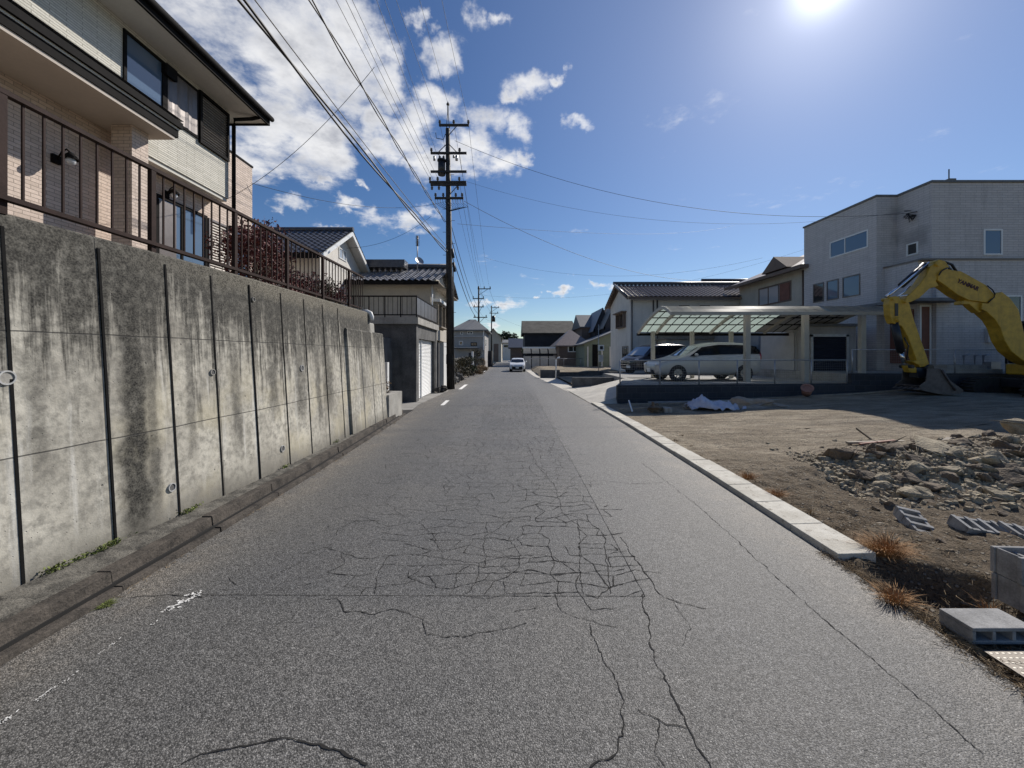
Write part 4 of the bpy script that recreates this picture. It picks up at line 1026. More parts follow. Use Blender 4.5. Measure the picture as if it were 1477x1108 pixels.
# gravel: uncountable
mb=MB(); mb.open=True; rg=random.Random(77)
def pebble(x,y,z,r):
    a=rg.uniform(0,6.28); vs=[]
    for k in range(4): an=a+k*1.57; vs.append((x+math.cos(an)*r*rg.uniform(.7,1.2),y+math.sin(an)*r*rg.uniform(.7,1.2),z))
    vs.append((x+rg.uniform(-.3,.3)*r,y,z+r*rg.uniform(.4,.9))); mb.add(vs,[(0,1,4),(1,2,4),(2,3,4),(3,0,4)])
for _ in range(15000):
    if rg.random()<.7: x=rg.uniform(3.2,6.5); y=rg.uniform(2.6,6)
    else: x=rg.gauss(6.8,1.8); y=rg.gauss(5.7,1.1)
    if x<edge_x(RE,max(.3,min(13,y)))+.38: continue
    pebble(x,y,lotz(x,y)-.002,rg.uniform(.006,.026)*(1.4 if y>4.5 else 1))
for _ in range(9000):
    x=rg.gauss(6.3,1.35); y=rg.gauss(5.55,.62)
    if x<4.3+max(0,y-5)*.25 or y<4.4: continue
    r=rg.uniform(.02,.065); a=rg.uniform(0,6.28); z=lotz(x,y)-.01; vs=[]
    for k in range(5): an=a+k*1.257; q_=rg.uniform(.6,1.2)*r; vs.append((x+math.cos(an)*q_,y+math.sin(an)*q_,z))
    for k in range(4): an=a+.5+k*1.57; q_=rg.uniform(.3,.75)*r; vs.append((x+math.cos(an)*q_,y+math.sin(an)*q_,z+r*rg.uniform(.5,1.1)))
    mb.add(vs,[(0,1,5),(1,2,6,5),(2,3,7,6),(3,4,8,7),(4,0,5,8),(5,6,7,8)])
for _ in range(1500):
    y=rg.uniform(5,13); x=rg.uniform(3.3,12); pebble(x,y,lotz(x,y)-.002,rg.uniform(.01,.03))
mb.build('gravel',M['rock'],label='loose gravel and crumbs of rubble strewn over the dirt lot',cat='gravel',kind='stuff')
# straw litter + roots at the kerb
mb=MB(); mb.open=True
def twig(x,y,z,L,r,up=.3):
    a=rg.uniform(0,6.28); p=Vector((x,y,z)); q=p+Vector((math.cos(a)*L*.5,math.sin(a)*L*.5,L*up*rg.random())); s=q+Vector((math.cos(a+.5)*L*.5,math.sin(a+.5)*L*.5,L*up*rg.uniform(-.6,.4)))
    mb.tube([p,q,s],r,3,False,r*.4)
for _ in range(5200):
    y=2.0+abs(rg.gauss(0,1.8)); x=edge_x(RE,min(13,y))+(.33 if y>3.35 else .02)+abs(rg.gauss(0,.5))
    if x>5.2 and y<3.3: continue
    twig(x,y,lotz(x,y)+.004,rg.uniform(.03,.16),rg.uniform(.0012,.003))
for _ in range(1500):
    y=rg.uniform(1.5,3.5); x=edge_x(RE,y)+rg.gauss(.03,.05); twig(x,y,.004,rg.uniform(.02,.09),.0018)
mb.build('dry_grass_litter',M['straw'],label='dry straw, roots and twigs littering the dirt beside the kerb',cat='dry grass',kind='stuff')
def tuft(x,y,z,r,h,n,label,mat='orange_grass',seed=1,name='grass_tuft'):
    q=random.Random(seed); m=MB(); m.open=True
    for _ in range(n):
        a=q.uniform(0,6.28)+.5*q.gauss(0,1); rr_=r*q.random()**.6*.62; b=Vector((x+math.cos(a)*rr_*1.35+.3*r*mn.noise(Vector((a,seed,0))),y+math.sin(a)*rr_,z)); lean=q.uniform(.2,1.0)*r; hh=h*q.uniform(.5,1.1)
        lean*=1.5 if q.random()<.3 else .9; hh*=q.choice((.6,1,1,1.15))
        m1=b+Vector((math.cos(a)*lean*.4,math.sin(a)*lean*.4,hh*.7)); e=b+Vector((math.cos(a)*lean,math.sin(a)*lean,hh*q.uniform(.75,1.05)))
        side=Vector((-math.sin(a),math.cos(a),0))*.0019
        m.add([b-side,b+side,m1+side*.8,m1-side*.8,e],[(0,1,2,3),(3,2,4)])
    return m.build(name,M[mat],label=label,cat='grass tuft')
def gl(px,py,z=0.): return G(px,py,z)
c=gl(1283,806); tuft(c.x+.02,c.y+.05,.02,.17,.13,900,'biggest orange withered grass tuft beside the end of the pale kerb',seed=2)
c=gl(1290,868); tuft(c.x,c.y,.0,.12,.10,260,'smaller spiky yellow-orange tuft nearest the camera at the asphalt edge',seed=3)
c=gl(1073,694); tuft(c.x+.06,c.y,.03,.11,.10,260,'small orange tuft behind the pale kerb, farther of the two mid-kerb ones',seed=4)
c=gl(1113,719); tuft(c.x+.06,c.y,.03,.11,.08,260,'small orange tuft behind the pale kerb, nearer of the two mid-kerb ones',seed=5)
c=gl(1415,850); tuft(3.35,2.72,-.05,.08,.12,60,'thin dry yellow sprig in front of the block stack','orange_grass',6)
for k_ in range(26):
    yy=rg.uniform(2.2,9); xx=edge_x(RE,yy)+(.40 if yy>3.36 else .08)+abs(rg.gauss(0,.16)); tuft(xx,yy,lotz(xx,yy),rg.uniform(.03,.08),rg.uniform(.02,.07),rg.randrange(25,80),'little straw-brown sprig growing along the inner edge of the pale kerb','straw',100+k_)['group']='straw sprigs along the kerb'
c=gl(170,862); tuft(-2.90,2.76,0,.05,.015,240,'patch of yellow-green moss grass at the foot of the left kerb','leaf_lime',7)
mb=MB(); mb.open=True
for _ in range(900):
    y=rg.uniform(1.8,11); 
    if mn.noise(Vector((y*1.4,0,4)))<-.02: continue
    x=KX(y)+.055+abs(rg.gauss(0,.03)); twig(x,y,.002,rg.uniform(.01,.05),.0016,.2)
mb.build('gutter_litter',M['straw'],label='dry plant litter gathered along the foot of the mossy left kerb',cat='litter',kind='stuff')
mb=MB(); mb.open=True; q=random.Random(5)
for y0 in [2.9,3.0,3.1,3.25,3.3,4.0,4.05,5.6,7.2]:
    for _ in range(14): leaves(mb,(wallx(y0)+.02+q.random()*.02,y0+q.gauss(0,.06),.18),(.03,.05,.03),4,.012,q)
mb.build('weeds',M['leaf_lime'],label='tiny green weeds in the joint at the foot of the stained wall',cat='weeds',kind='stuff')
# planks, pipes, sheet, sack, pot on the lot in front of the block wall
def plank(a,b,w,h,mat,label,name='plank',cat='plank'):
    a=Vector(a); b=Vector(b); d=(b-a).normalized(); s=Vector((-d.y,d.x,0))*w/2; m=MB(); u=Vector((0,0,h))
    m.hexa([a-s,a+s,b+s,b-s],[a-s+u,a+s+u,b+s+u,b-s+u]); return m.build(name,M[mat],label=label,cat=cat)
plank(P(905,585,12.9),P(1000,582,13.2),.09,.05,'wood','long pale plank lying nearest the foot of the dark block wall')
plank(P(893,591,12.0),P(962,588,12.3),.10,.04,'wood','short pale plank lying just behind the kerb, left of the clod')
plank(P(985,589,12.3),P(1060,585,12.6),.09,.05,'wood','plank partly under the white crumpled sheet')
plank(P(935,581,13.5),P(1150,577,14.0),.06,.04,'steel','thin grey pipe lying along the foot of the block wall','metal_bar','metal bar')
plank(P(1205,571,14.3),P(1320,562,14.4),.10,.04,'wood','long pale board lying on the dirt left of the excavator bucket')
plank(P(912,594,11.9),P(907,578,12.3),.05,.02,'white_paint','short white lath propped up at an angle behind the kerb')
plank(P(1222,640,7.3),P(1305,638,7.4),.07,.035,'wood','weathered board lying along the crest of the rubble heap')
plank(P(1346,646,6.9),P(1370,633,7.2),.07,.03,'wood','short grey board stub on the rubble heap crest')
plank(P(1235,619,7.9),P(1262,639,7.6),.03,.03,'bark','dark broken stick poking up behind the rubble heap','stick','stick')
plank(P(1240,641,7.2),P(1290,636,7.3),.05,.02,'terracotta','reddish splintered lath on the rubble heap crest')
plank(P(1255,757,4.15),P(1320,757,4.1),.03,.02,'wood','thin pale lath half buried behind the biggest orange tuft')
m=MB(); vs,fs=grid(-.9,.9,-.5,.5,36,20,lambda x,y:.02)

N_=[]
for (x,y,z) in vs:
    e=1-abs(x)/.95; zz=.30*math.exp(-((x+.5)/.35)**2-(y/.45)**2)+.16*math.exp(-((x-.3)/.5)**2-(y/.35)**2)+.10*mn.noise(Vector((x*4,y*4,3)))+.08*mn.noise(Vector((x*9,y*9,1)))
    N_.append((6.45+x*1.05+.12*mn.noise(Vector((x*2,y*2,0))), 12.2+y*(.6+.35*math.cos(x*2)), lotz(6,12)+.03+max(0,zz)*1.35))
m.add(N_,fs,True); m.open=True
o=m.build('crumpled_sheet',M['sheet'],label='crumpled bluish-white sheet dumped before the dark block wall',cat='sheet')
sol=o.modifiers.new('s','SOLIDIFY'); sol.thickness=.01
m=MB(); vs=[];
m.blob((7.45,12.25,.18),.46,3,.35,14,9,(1.6,.7,.5)); m.build('sandbag',M['sack'],label='slumped tan sack at the right end of the white sheet',cat='sack')
m=MB(); m.blob((8.3,12.3,.14),.3,5,.35,12,8,(1.5,.7,.3)); m.build('sandbag',M['sack'],label='flat tan sack lying further right of the white sheet',cat='sack')
m=MB(); m.blob((4.38,11.9,.13),.2,8,.4,9,7,(1,.8,.9)); m.build('earth_clod',M['rock_dark'],label='brown clod of earth standing among the planks near the kerb',cat='clod')
m=MB(); m.box(4.62,4.86,11.75,11.95,0,.17); m.build('stone_block',M['conc'],label='small squared grey stone right beside the brown clod',cat='stone block',bevel=.015)
m=MB(); c=P(1163,566,14.3); m.tube([c+Vector((0,0,-.05)),c+Vector((-.10,-.18,.16))],.14,16,True,.18); m.ring(c+Vector((-.10,-.18,.16)),(-.35,-.6,.7),.14,.20,.03,16); m.build('clay_pot',M['terracotta'],label='faded reddish clay pot tipped over at the foot of the block wall',cat='pot')

# ================================================================== PLATFORM, BLOCK WALL, FENCE
ZP=.68
WX=lambda x: 14.0+(x-3.8)*.105
mb=MB(); 
mb.prism([(3.8,WX(3.8)+.16,-.1),(13.1,WX(13.1)+.16,-.1),(13.1,24,-.1),(5.6,24,-.1),(5.4,18.6,-.1)],(0,0,ZP-.02+.1)); mb.build('parking_platform',M['paving'],kind='structure')
mb=MB(); mb.box(13.1,42,15.2,40,-.1,1.04); mb.build('raised_yard',M['paving'],kind='structure')
bw=MB(); bw.prism([(3.8,WX(3.8),-.1),(13.1,WX(13.1),-.1),(13.1,WX(13.1)+.16,-.1),(3.8,WX(3.8)+.16,-.1)],(0,0,ZP+.1))
bw.build('block_wall',M['blockwall'],label='dark concrete block wall under the mesh fence, in front of the carport',cat='wall')
bw=MB(); bw.box(13.102,40,14.98,15.14,-.1,1.06); bw.build('block_wall',M['blockwall'],label='taller dark block wall at the foot of the grey modern house',cat='wall')
# driveway ramp
mb=MB(); mb.add([(2.88,13.9,.012),(3.8,14.0,.02),(3.8,14.16,.22),(5.4,16.2,ZP-.0),(5.5,18.6,ZP),(2.78,18.6,.02),(3.8,16.3,.28)],[(0,1,2),(0,2,6),(2,3,6),(3,4,6),(0,6,5),(4,5,6)]); mb.open=True
mb.build('driveway_apron',M['apron'],kind='structure')
mb=MB(); mb.add([(5.35,16.2,ZP-.008),(3.8,14.16,ZP-.008),(3.8,14.16,.1),(5.35,16.2,.1)],[(0,1,2,3)]); mb.open=True; mb.build('platform_side',M['conc'],kind='structure')
sheet('driveway',[(2.78,18.6),(5.5,18.6),(12,18.8),(12,20.9),(3.2,20.9),(2.7,20.9)],.02,M['apron'])
mb=MB(); mb.add([(3.3,20.9,.03),(8.5,20.9,.5),(8.5,18.6,.69),(5.5,18.6,.69),(3.3,18.6,.03)],[(0,1,2,3,4)]); mb.open=True; mb.build('driveway_slope',M['apron'],kind='structure')
def fence(label,x0,x1,yf,z0,zh,sp,cable=False):
    t=thing('mesh_fence',label,'fence',(x0,yf(x0),z0))
    b=MB(); b.tube([(x0,yf(x0),z0+zh),(x1,yf(x1),z0+zh)],.022,8); b.build('top_rail',M['steel'],t)
    b=MB(); b.tube([(x0,yf(x0),z0+.06),(x1,yf(x1),z0+.06)],.012,6); b.build('bottom_rail',M['steel'],t)
    x=x0
    while x<=x1+.01:
        b=MB(); b.tube([(x,yf(x),z0),(x,yf(x),z0+zh+.02)],.026,8); b.build('post',M['steel'],t); x+=sp
    b=MB(); b.open=True; z=z0+.12
    while z<z0+zh: b.tube([(x0,yf(x0),z),(x1,yf(x1),z)],.0022,3,False); z+=.09
    x=x0
    while x<x1: b.tube([(x,yf(x),z0+.06),(x,yf(x),z0+zh)],.0016,3,False); x+=.09
    b.build('wire_mesh',M['steel'],t)
fence('thin grey mesh fence on the dark block wall in front of the silver minivan',3.92,13.0,lambda x:WX(x)+.08,ZP,.90,1.51)
fence('thin grey mesh fence on the taller wall in front of the grey modern house',13.2,30,lambda x:15.06,1.06,.92,1.99)
# ---- carport
cp=thing('carport','arched aluminium carport with translucent panels over the parked cars','carport',(10.6,17,ZP))
def cpz(y):
    if y<16.0: t=(y-15.0); return 3.42+.36*math.sin(min(1,t)*math.pi/2)
    t=(y-16.0)/3.0; return 3.78-.86*t**1.5
CX0,CX1=6.15,15.15
for (x,yy,name) in ((9.38,15.5,0),(11.78,15.6,0),(14.15,15.7,0)):
    m=MB(); m.box(x-.095,x+.095,yy-.09,yy+.09,ZP-.02,cpz(yy)-.12); m.build('post',M['cream_frame'],cp)
for x in (6.85,8.75,10.65):
    m=MB(); m.box(x-.08,x+.08,18.8,18.95,ZP-.02,2.92); m.build('post',M['cream_frame'],cp)
ysx=[15.0,15.3,15.7,16.0,16.4,16.8,17.3,17.8,18.3,18.8,19.05]
m=MB()
for a,b_ in zip(ysx[:4],ysx[1:4]): m.hexa([(CX0,a,cpz(a)),(CX1,a,cpz(a)),(CX1,b_,cpz(b_)),(CX0,b_,cpz(b_))],[(CX0,a,cpz(a)+.01),(CX1,a,cpz(a)+.01),(CX1,b_,cpz(b_)+.01),(CX0,b_,cpz(b_)+.01)])
m.build('front_panel',M['poly_white'],cp)
m=MB()
for a,b_ in zip(ysx[3:],ysx[4:]): m.hexa([(CX0,a,cpz(a)),(11.9,a,cpz(a)),(11.9,b_,cpz(b_)),(CX0,b_,cpz(b_))],[(CX0,a,cpz(a)+.008),(11.9,a,cpz(a)+.008),(11.9,b_,cpz(b_)+.008),(CX0,b_,cpz(b_)+.008)])
m.build('roof_panel',M['poly_green'],cp)
m=MB()
for a,b_ in zip(ysx[3:],ysx[4:]): m.hexa([(11.902,a,cpz(a)),(CX1,a,cpz(a)),(CX1,b_,cpz(b_)),(11.902,b_,cpz(b_))],[(11.902,a,cpz(a)+.008),(CX1,a,cpz(a)+.008),(CX1,b_,cpz(b_)+.008),(11.902,b_,cpz(b_)+.008)])
m.build('solid_roof_panel',M['shed'],cp)
m=MB(); m.box(CX0-.02,CX1+.02,14.92,15.0,3.32,3.44); m.build('front_beam',M['cream_frame'],cp)
m=MB(); m.box(CX0-.02,CX1+.02,19.0,19.1,2.72,2.84); m.build('rear_beam',M['black'],cp)
k=0; x=CX0+.04
while x<CX1:
    big=(k%6==2)or k in(0,)
    m=MB(); w_=.05 if big else .012; dp=.12 if big else .03
    for a,b_ in zip(ysx,ysx[1:]): m.hexa([(x-w_,a,cpz(a)-dp),(x+w_,a,cpz(a)-dp),(x+w_,b_,cpz(b_)-dp),(x-w_,b_,cpz(b_)-dp)],[(x-w_,a,cpz(a)-.002),(x+w_,a,cpz(a)-.002),(x+w_,b_,cpz(b_)-.002),(x-w_,b_,cpz(b_)-.002)])
    m.build('rafter',M['cream_frame'] if big else M['black'],cp); x+=.44; k+=1
for yy in (16.0,16.75,17.5,18.25):
    m=MB(); m.box(CX0,CX1,yy-.02,yy+.02,cpz(yy)-.05,cpz(yy)-.004); m.build('purlin',M['black'],cp)

# ================================================================== CARS (nose toward -x local; origin at centre on the ground)
def car(label,loc,rot,L,W,H,paint,kind='wagon',group=None,plate=True,cat='car'):
    t=thing('parked_car',label,cat,loc)
    hL=L/2
    if kind=='wagon':
        prof=[(-hL,.30,.62,.62),(-hL+.12,.20,.78,.78),(-hL+.55,.2,.90,.90),(-hL+1.15,.2,1.00,1.0),(-hL+1.95,.2,1.04,H*.93),(-hL+2.5,.2,1.05,H*.985),(0.4,.2,1.06,H),(1.2,.2,1.08,H*.995),(hL-.40,.2,1.10,H*.97),(hL-.10,.25,1.12,1.40),(hL,.35,1.0,1.02)]
    elif kind=='hatch':
        prof=[(-hL,.28,.62,.62),(-hL+.12,.18,.76,.76),(-hL+.5,.18,.88,.88),(-hL+.85,.18,.95,.95),(-hL+1.65,.18,1.0,H*.92),(-hL+2.1,.18,1.0,H),(.6,.18,1.02,H*.98),(hL-.7,.18,1.04,H*.9),(hL-.2,.2,1.04,1.08),(hL,.3,.9,.9)]
    else:
        prof=[(-hL,.30,.80,.80),(-hL+.1,.20,.95,.95),(-hL+.45,.2,1.05,1.05),(-hL+1.25,.2,1.10,H*.93),(-hL+1.7,.2,1.12,H*.99),(0.3,.2,1.12,H),(1.2,.2,1.12,H),(hL-.25,.2,1.14,H*.97),(hL-.06,.25,1.14,1.25),(hL,.35,1.0,1.0)]
    def sec(x,z0,zb,zr,e):
        w=W/2*(1-.10*e); cab=zr-zb
        return [(x,-w*.90,z0),(x,-w,z0+.18),(x,-w,zb-.12),(x,-w*.96,zb),(x,-w*(.96-.20*min(1,cab/.5)),zr-.05*(cab>.05)),(x,-w*(.80 if cab>.05 else .9)*(.80 if cab>.05 else .9),zr+(0 if cab>.05 else .02)),
                (x,w*(.80 if cab>.05 else .9)*(.80 if cab>.05 else .9),zr+(0 if cab>.05 else .02)),(x,w*(.96-.20*min(1,cab/.5)),zr-.05*(cab>.05)),(x,w*.96,zb),(x,w,zb-.12),(x,w,z0+.18),(x,w*.90,z0)]
    n=len(prof); vs=[]
    for i,(x,z0,zb,zr) in enumerate(prof):
        e=max(0,1-min(i,n-1-i)/1.5); vs+=sec(x,z0,zb,zr,e)
    m=12; mb=MB()
    fs=[(i*m+k,i*m+(k+1)%m,(i+1)*m+(k+1)%m,(i+1)*m+k) for i in range(n-1) for k in range(m)]+[tuple(range(m))[::-1],tuple((n-1)*m+k for k in range(m))]
    mb.add([Vector(v)+Vector(loc) for v in vs],fs,True)
    o=mb.build('body',M[paint],t); sub=o.modifiers.new('s','SUBSURF'); sub.levels=sub.render_levels=2
    # side glass and screens
    def pt(i,k,out=.012):
        v=Vector(vs[i*m+k]); return v
    cabi=[i for i in range(n) if prof[i][3]-prof[i][2]>.15]
    i0,i1=cabi[0],cabi[-1]
    L_=Vector(loc)
    for sgn,ka,kb in ((-1,3,4),(1,8,7)):
        mb=MB(); bot=[pt(i0-1,ka)]+[pt(i,ka) for i in cabi]+[pt(i1+1,ka)] ; top=[pt(i,kb) for i in cabi]
        off=Vector((0,sgn*.022,0))
        b2=[]; tp=[]
        for i in cabi:
            a,b_=pt(i,ka),pt(i,kb); b2.append(a.lerp(b_,.10)+off+L_); tp.append(a.lerp(b_,.86)+off*1.2+L_)
        st=pt(i0-1,ka).lerp(pt(i0,ka),.25)+off+L_+Vector((0,0,.03)); en=pt(i1+1,ka).lerp(pt(i1,ka),.7)+off+L_+Vector((0,0,.05))
        nb=len(b2); vv=b2+tp+[st,en]; ff=[(i,i+1,nb+i+1,nb+i) for i in range(nb-1)]+[(2*nb,0,nb),(nb-1,2*nb+1,2*nb-1)]
        mb.add(vv,ff,False); mb.open=True; mb.build('side_window',M['car_glass'],t)
    # windscreen
    mb=MB(); a,b_=pt(i0-1,3),pt(i0,4); c_,d_=pt(i0-1,8),pt(i0,7)
    a=a.lerp(c_,.08); c2=c_.lerp(a,.08); up_=Vector((-.02,0,.035))
    A=a.lerp(b_,.06)+up_+L_; B=b_.lerp(a,.10).lerp(d_,.04)+up_+L_; C_=d_.lerp(c_,.10).lerp(b_,.04)+up_+L_; D_=c2.lerp(d_,.06)+up_+L_
    midb=(B+C_)/2+Vector((-.02,0,.03)); mida=(A+D_)/2+Vector((-.10,0,.01))
    mb.add([A,mida,D_,C_,midb,B],[(0,1,4,5),(1,2,3,4)],True); mb.open=True; mb.build('windscreen',M['glass_blue'] if kind!='hatch' else M['car_glass'],t)
    # wheels
    wr=.315 if kind!='hatch' else .30
    for wx in (-hL+.85,hL-.82):
        for sgn in (-1,1):
            c=L_+Vector((wx,sgn*(W/2-.10),wr))
            mb=MB(); mb.ring(c+Vector((0,-.115,0)),(0,1,0),wr*.62,wr,.23,24); w_=mb.build('wheel',M['tyre'],t)
            mb=MB(); mb.ring(c+Vector((0,sgn*.07,0)),(0,1,0),wr*.55,wr*.63,.03*sgn,20)
            for k in range(6):
                an=k*math.pi/3; u=Vector((math.cos(an),0,math.sin(an))); v=Vector((-math.sin(an),0,math.cos(an)))*.03
                p0=c+Vector((0,sgn*.09,0)); p1=p0+u*wr*.58; mb.add([p0-v,p0+v,p1+v,p1-v],[(0,1,2,3)])
            mb.ring(c+Vector((0,sgn*.08,0)),(0,1,0),.01,.06,.03*sgn,12); mb.build('rim',M['rim'],w_)
            mb=MB(); mb.ring(c+Vector((0,-sgn*.0,0)),(0,1,0),wr*1.0,wr*1.16,(.105)*sgn,24); mb.build('wheel_arch',M['tyre'],t)
    zf=prof[1][2]
    for sgn in (-1,1):
        mb=MB(); c=L_+Vector((-hL+.10,sgn*(W/2-.30),zf-.10)); mb.blob(c,.14,2,.05,10,7,(.9,1.35,.62)); mb.build('headlight',M['lamp_glass'],t)
        mb=MB(); c=L_+Vector((hL-.06,sgn*(W/2-.14),1.0)); mb.blob(c,.12,2,.05,10,7,(.6,.7,1.9)); mb.build('tail_light',M['red_glass'],t)
        mb=MB(); c=L_+Vector((prof[i0-1][0]+.45,sgn*(W/2+.07),prof[i0][2]+.06)); mb.blob(c,.10,2,.05,10,7,(.7,1.0,.75)); mb.build('mirror',M[paint],t)
    gw_,gz=(.33,.56) if kind=='hatch' else (.22,.44)
    mb=MB(); mb.box(L_.x-hL-.035,L_.x-hL+.15,L_.y-W*gw_,L_.y+W*gw_,L_.z+.26,L_.z+gz); mb.build('grille',M['tyre'],t,bevel=.03)
    if plate: mb=MB(); mb.box(L_.x-hL-.055,L_.x-hL-.04,L_.y-.165,L_.y+.165,L_.z+.36,L_.z+.52); mb.build('number_plate',M['plate'],t)
    t.rotation_euler=(0,0,rot); return t
c=P(1009,551,17.2); car('pearl silver minivan parked under the arched carport behind the mesh fence',(8.35,17.25,ZP),R(3),4.55,1.78,1.66,'paint_silver','wagon')
car('dark glossy van parked beyond the silver minivan, nose toward the road',(9.2,24.6,.62),R(25),4.6,1.8,1.85,'paint_black','van')
car('dark car mostly hidden behind the silver minivan roof',(12.3,23.3,.66),R(3),4.4,1.7,1.80,'paint_black','van')
car('small white hatchback driving toward the camera in the far road',(.62,42.6,0),R(90-2),4.0,1.66,1.46,'paint_white','hatch')
# ================================================================== EXCAVATOR
EY=13.6
ex=thing('excavator','yellow excavator with arched boom and bucket resting on the dirt','excavator',(19.5,EY,.3))
def ez(zx,zy): # zoom coordinates of the side view -> boom plane
    return P(1270+zx*.19847, 360+zy*.19856, EY)
def eprism(pts,th,off=0,name='boom',mat='yellow',parent=ex,bev=.02,zoom=True):
    q=[ez(*p) if zoom else Vector(p) for p in pts]; m=MB(); m.prism([v+Vector((0,off-th/2,0)) for v in q],(0,th,0)); return m.build(name,M[mat],parent,bevel=bev)
bm1=eprism([(380,190),(430,145),(500,160),(545,165),(720,262),(782,328),(776,352),(730,392),(690,386),(600,374),(520,335),(440,275),(378,232)],.36,name='front_boom')
bm2=eprism([(784,330),(832,313),(892,360),(950,438),(974,530),(992,620),(1045,690),(1110,760),(1110,850),(1040,835),(980,805),(900,742),(850,662),(820,572),(785,515),(720,456),(688,440),(690,392),(735,398)],.40,name='rear_boom')
eprism([(560,378),(600,366),(720,392),(730,440),(690,462),(650,430),(620,402),(560,402)],.24,.0,name='boom_bracket')
ed=MB(); ed.tube([ez(725,270)+Vector((0,-.2,0)),ez(760,300)+Vector((0,-.21,0)),ez(778,330)+Vector((0,-.21,0)),ez(772,354)+Vector((0,-.21,0)),ez(730,390)+Vector((0,-.21,0))],.018,6); ed.build('hinge_seam',M['hose'],bm1)
br=eprism([(332,128),(392,78),(440,92),(468,136),(430,150),(385,195),(372,238),(392,268),(352,282),(330,284),(250,358),(190,386),(152,386),(156,354),(202,312),(262,250),(302,190)],.30,name='arm_bracket')
dp=eprism([(50,345),(100,343),(150,378),(186,392),(215,500),(330,830),(300,850),(262,855),(236,800),(176,640),(132,560),(66,536),(46,480),(40,400)],.24,name='dipper_arm')
for (a,b_,r) in (((380,110),None,.10),((100,510),None,.085),((150,380),None,.07),((60,360),None,.07),((320,858),None,.11),((190,850),None,.06)):
    m=MB(); c=ez(*a); m.tube([c+Vector((0,-.22,0)),c+Vector((0,.22,0))],r,16); m.build('pivot_pin',M['hose'] if a[1]>800 else M['yellow'],ex)
m=MB(); c=ez(90,440); m.box(c.x-.055,c.x+.055,EY-.135,EY-.115,c.z-.22,c.z+.22); m.build('slot_recess',M['hose'],dp)
m=MB(); m.tube([ez(318,112)+Vector((0,-.02,0)),ez(150,262)],.105,14); o=m.build('arm_cylinder',M['hose'],ex); m=MB(); m.tube([ez(150,262),ez(40,345)],.05,10); m.build('cylinder_rod',M['chrome'],o)
m=MB(); m.tube([ez(330,98)+Vector((0,-.1,0)),ez(130,262)+Vector((0,-.12,0)),ez(45,335)+Vector((0,-.12,0))],.03,8); m.tube([ez(200,330)+Vector((0,-.1,0)),ez(110,345)+Vector((0,-.12,0))],.028,8); m.tube([ez(215,265),ez(120,350)],.028,8); m.build('steel_pipe',M['chrome'],ex)
m=MB(); m.tube([ez(95,530)+Vector((0,-.02,0)),ez(148,745)],.115,14); o=m.build('bucket_cylinder',M['hose'],ex); m=MB(); m.tube([ez(148,745),ez(172,822)],.055,10); m.build('cylinder_rod',M['chrome'],o)
m=MB(); m.tube([ez(150,640)+Vector((0,-.1,0)),ez(165,700)+Vector((0,-.18,0)),ez(160,800)+Vector((0,-.14,0))],.02,6); m.build('hydraulic_hose',M['hose'],ex)
m=MB(); m.tube([ez(440,95)+Vector((0,-.1,0)),ez(490,115)+Vector((0,-.12,0)),ez(522,165)+Vector((0,-.12,0))],.04,8); m.build('hydraulic_hose',M['hose'],ex)
m=MB(); m.tube([ez(455,100)+Vector((0,.05,0)),ez(500,120)+Vector((0,.05,0)),ez(540,168)+Vector((0,.05,0))],.035,8); m.build('hydraulic_hose',M['hose'],ex)
m=MB(); m.tube([ez(470,150)+Vector((0,-.19,0)),ez(440,142)+Vector((0,-.19,0)),ez(400,165)+Vector((0,-.19,0)),ez(380,195)+Vector((0,-.19,0))],.02,6); m.build('hydraulic_hose',M['hose'],ex)
eprism([(200,812),(298,795),(322,818),(300,832),(240,838)],.30,name='bucket_link')
eprism([(168,845),(205,835),(245,862),(245,895),(190,892)],.20,name='bucket_link')
# bucket: open scoop with side cheeks, teeth
def curve(pts,n=5): return pts
bo=[(250,862),(340,862),(372,915),(440,970),(505,1015),(482,1040),(370,1046),(300,1035),(210,1015),(190,985),(240,950)]
q=[ez(*p) for p in bo]
m=MB()
for off in (-.42,.39): m.prism([v+Vector((0,off,0)) for v in q],(0,.03,0))
for i in range(5,9):   # wrapped shell
    a,b_=q[i],q[i+1]; m.hexa([a+Vector((0,-.39,0)),b_+Vector((0,-.39,0)),b_+Vector((0,.39,0)),a+Vector((0,.39,0))],[v+Vector((0,0,.03)) for v in (a+Vector((0,-.39,0)),b_+Vector((0,-.39,0)),b_+Vector((0,.39,0)),a+Vector((0,.39,0)))])
for i in (1,2,3):
    a,b_=q[i],q[i+1]; m.hexa([a+Vector((0,-.39,0)),b_+Vector((0,-.39,0)),b_+Vector((0,.39,0)),a+Vector((0,.39,0))],[v+Vector((-.02,0,-.03)) for v in (a+Vector((0,-.39,0)),b_+Vector((0,-.39,0)),b_+Vector((0,.39,0)),a+Vector((0,.39,0)))])
bk=m.build('bucket',M['bucket'],ex)
m=MB(); m.tube([ez(345,870)+Vector((0,-.45,0)),ez(400,960)+Vector((0,-.45,0)),ez(440,1015)+Vector((0,-.45,0))],.03,6); m.build('bucket_rib',M['bucket'],bk)
m=MB()
for k in range(5):
    y=-.36+k*.18; c=ez(196,1000)+Vector((0,y,0)); m.hexa([c+Vector((-.16,-.03,-.06)),c+Vector((.05,-.05,-.05)),c+Vector((.05,.05,-.05)),c+Vector((-.16,.03,-.06))],[c+Vector((-.16,-.03,-.04)),c+Vector((.05,-.05,.05)),c+Vector((.05,.05,.05)),c+Vector((-.16,.03,-.04))])
m.build('tooth',M['bucket'],bk)
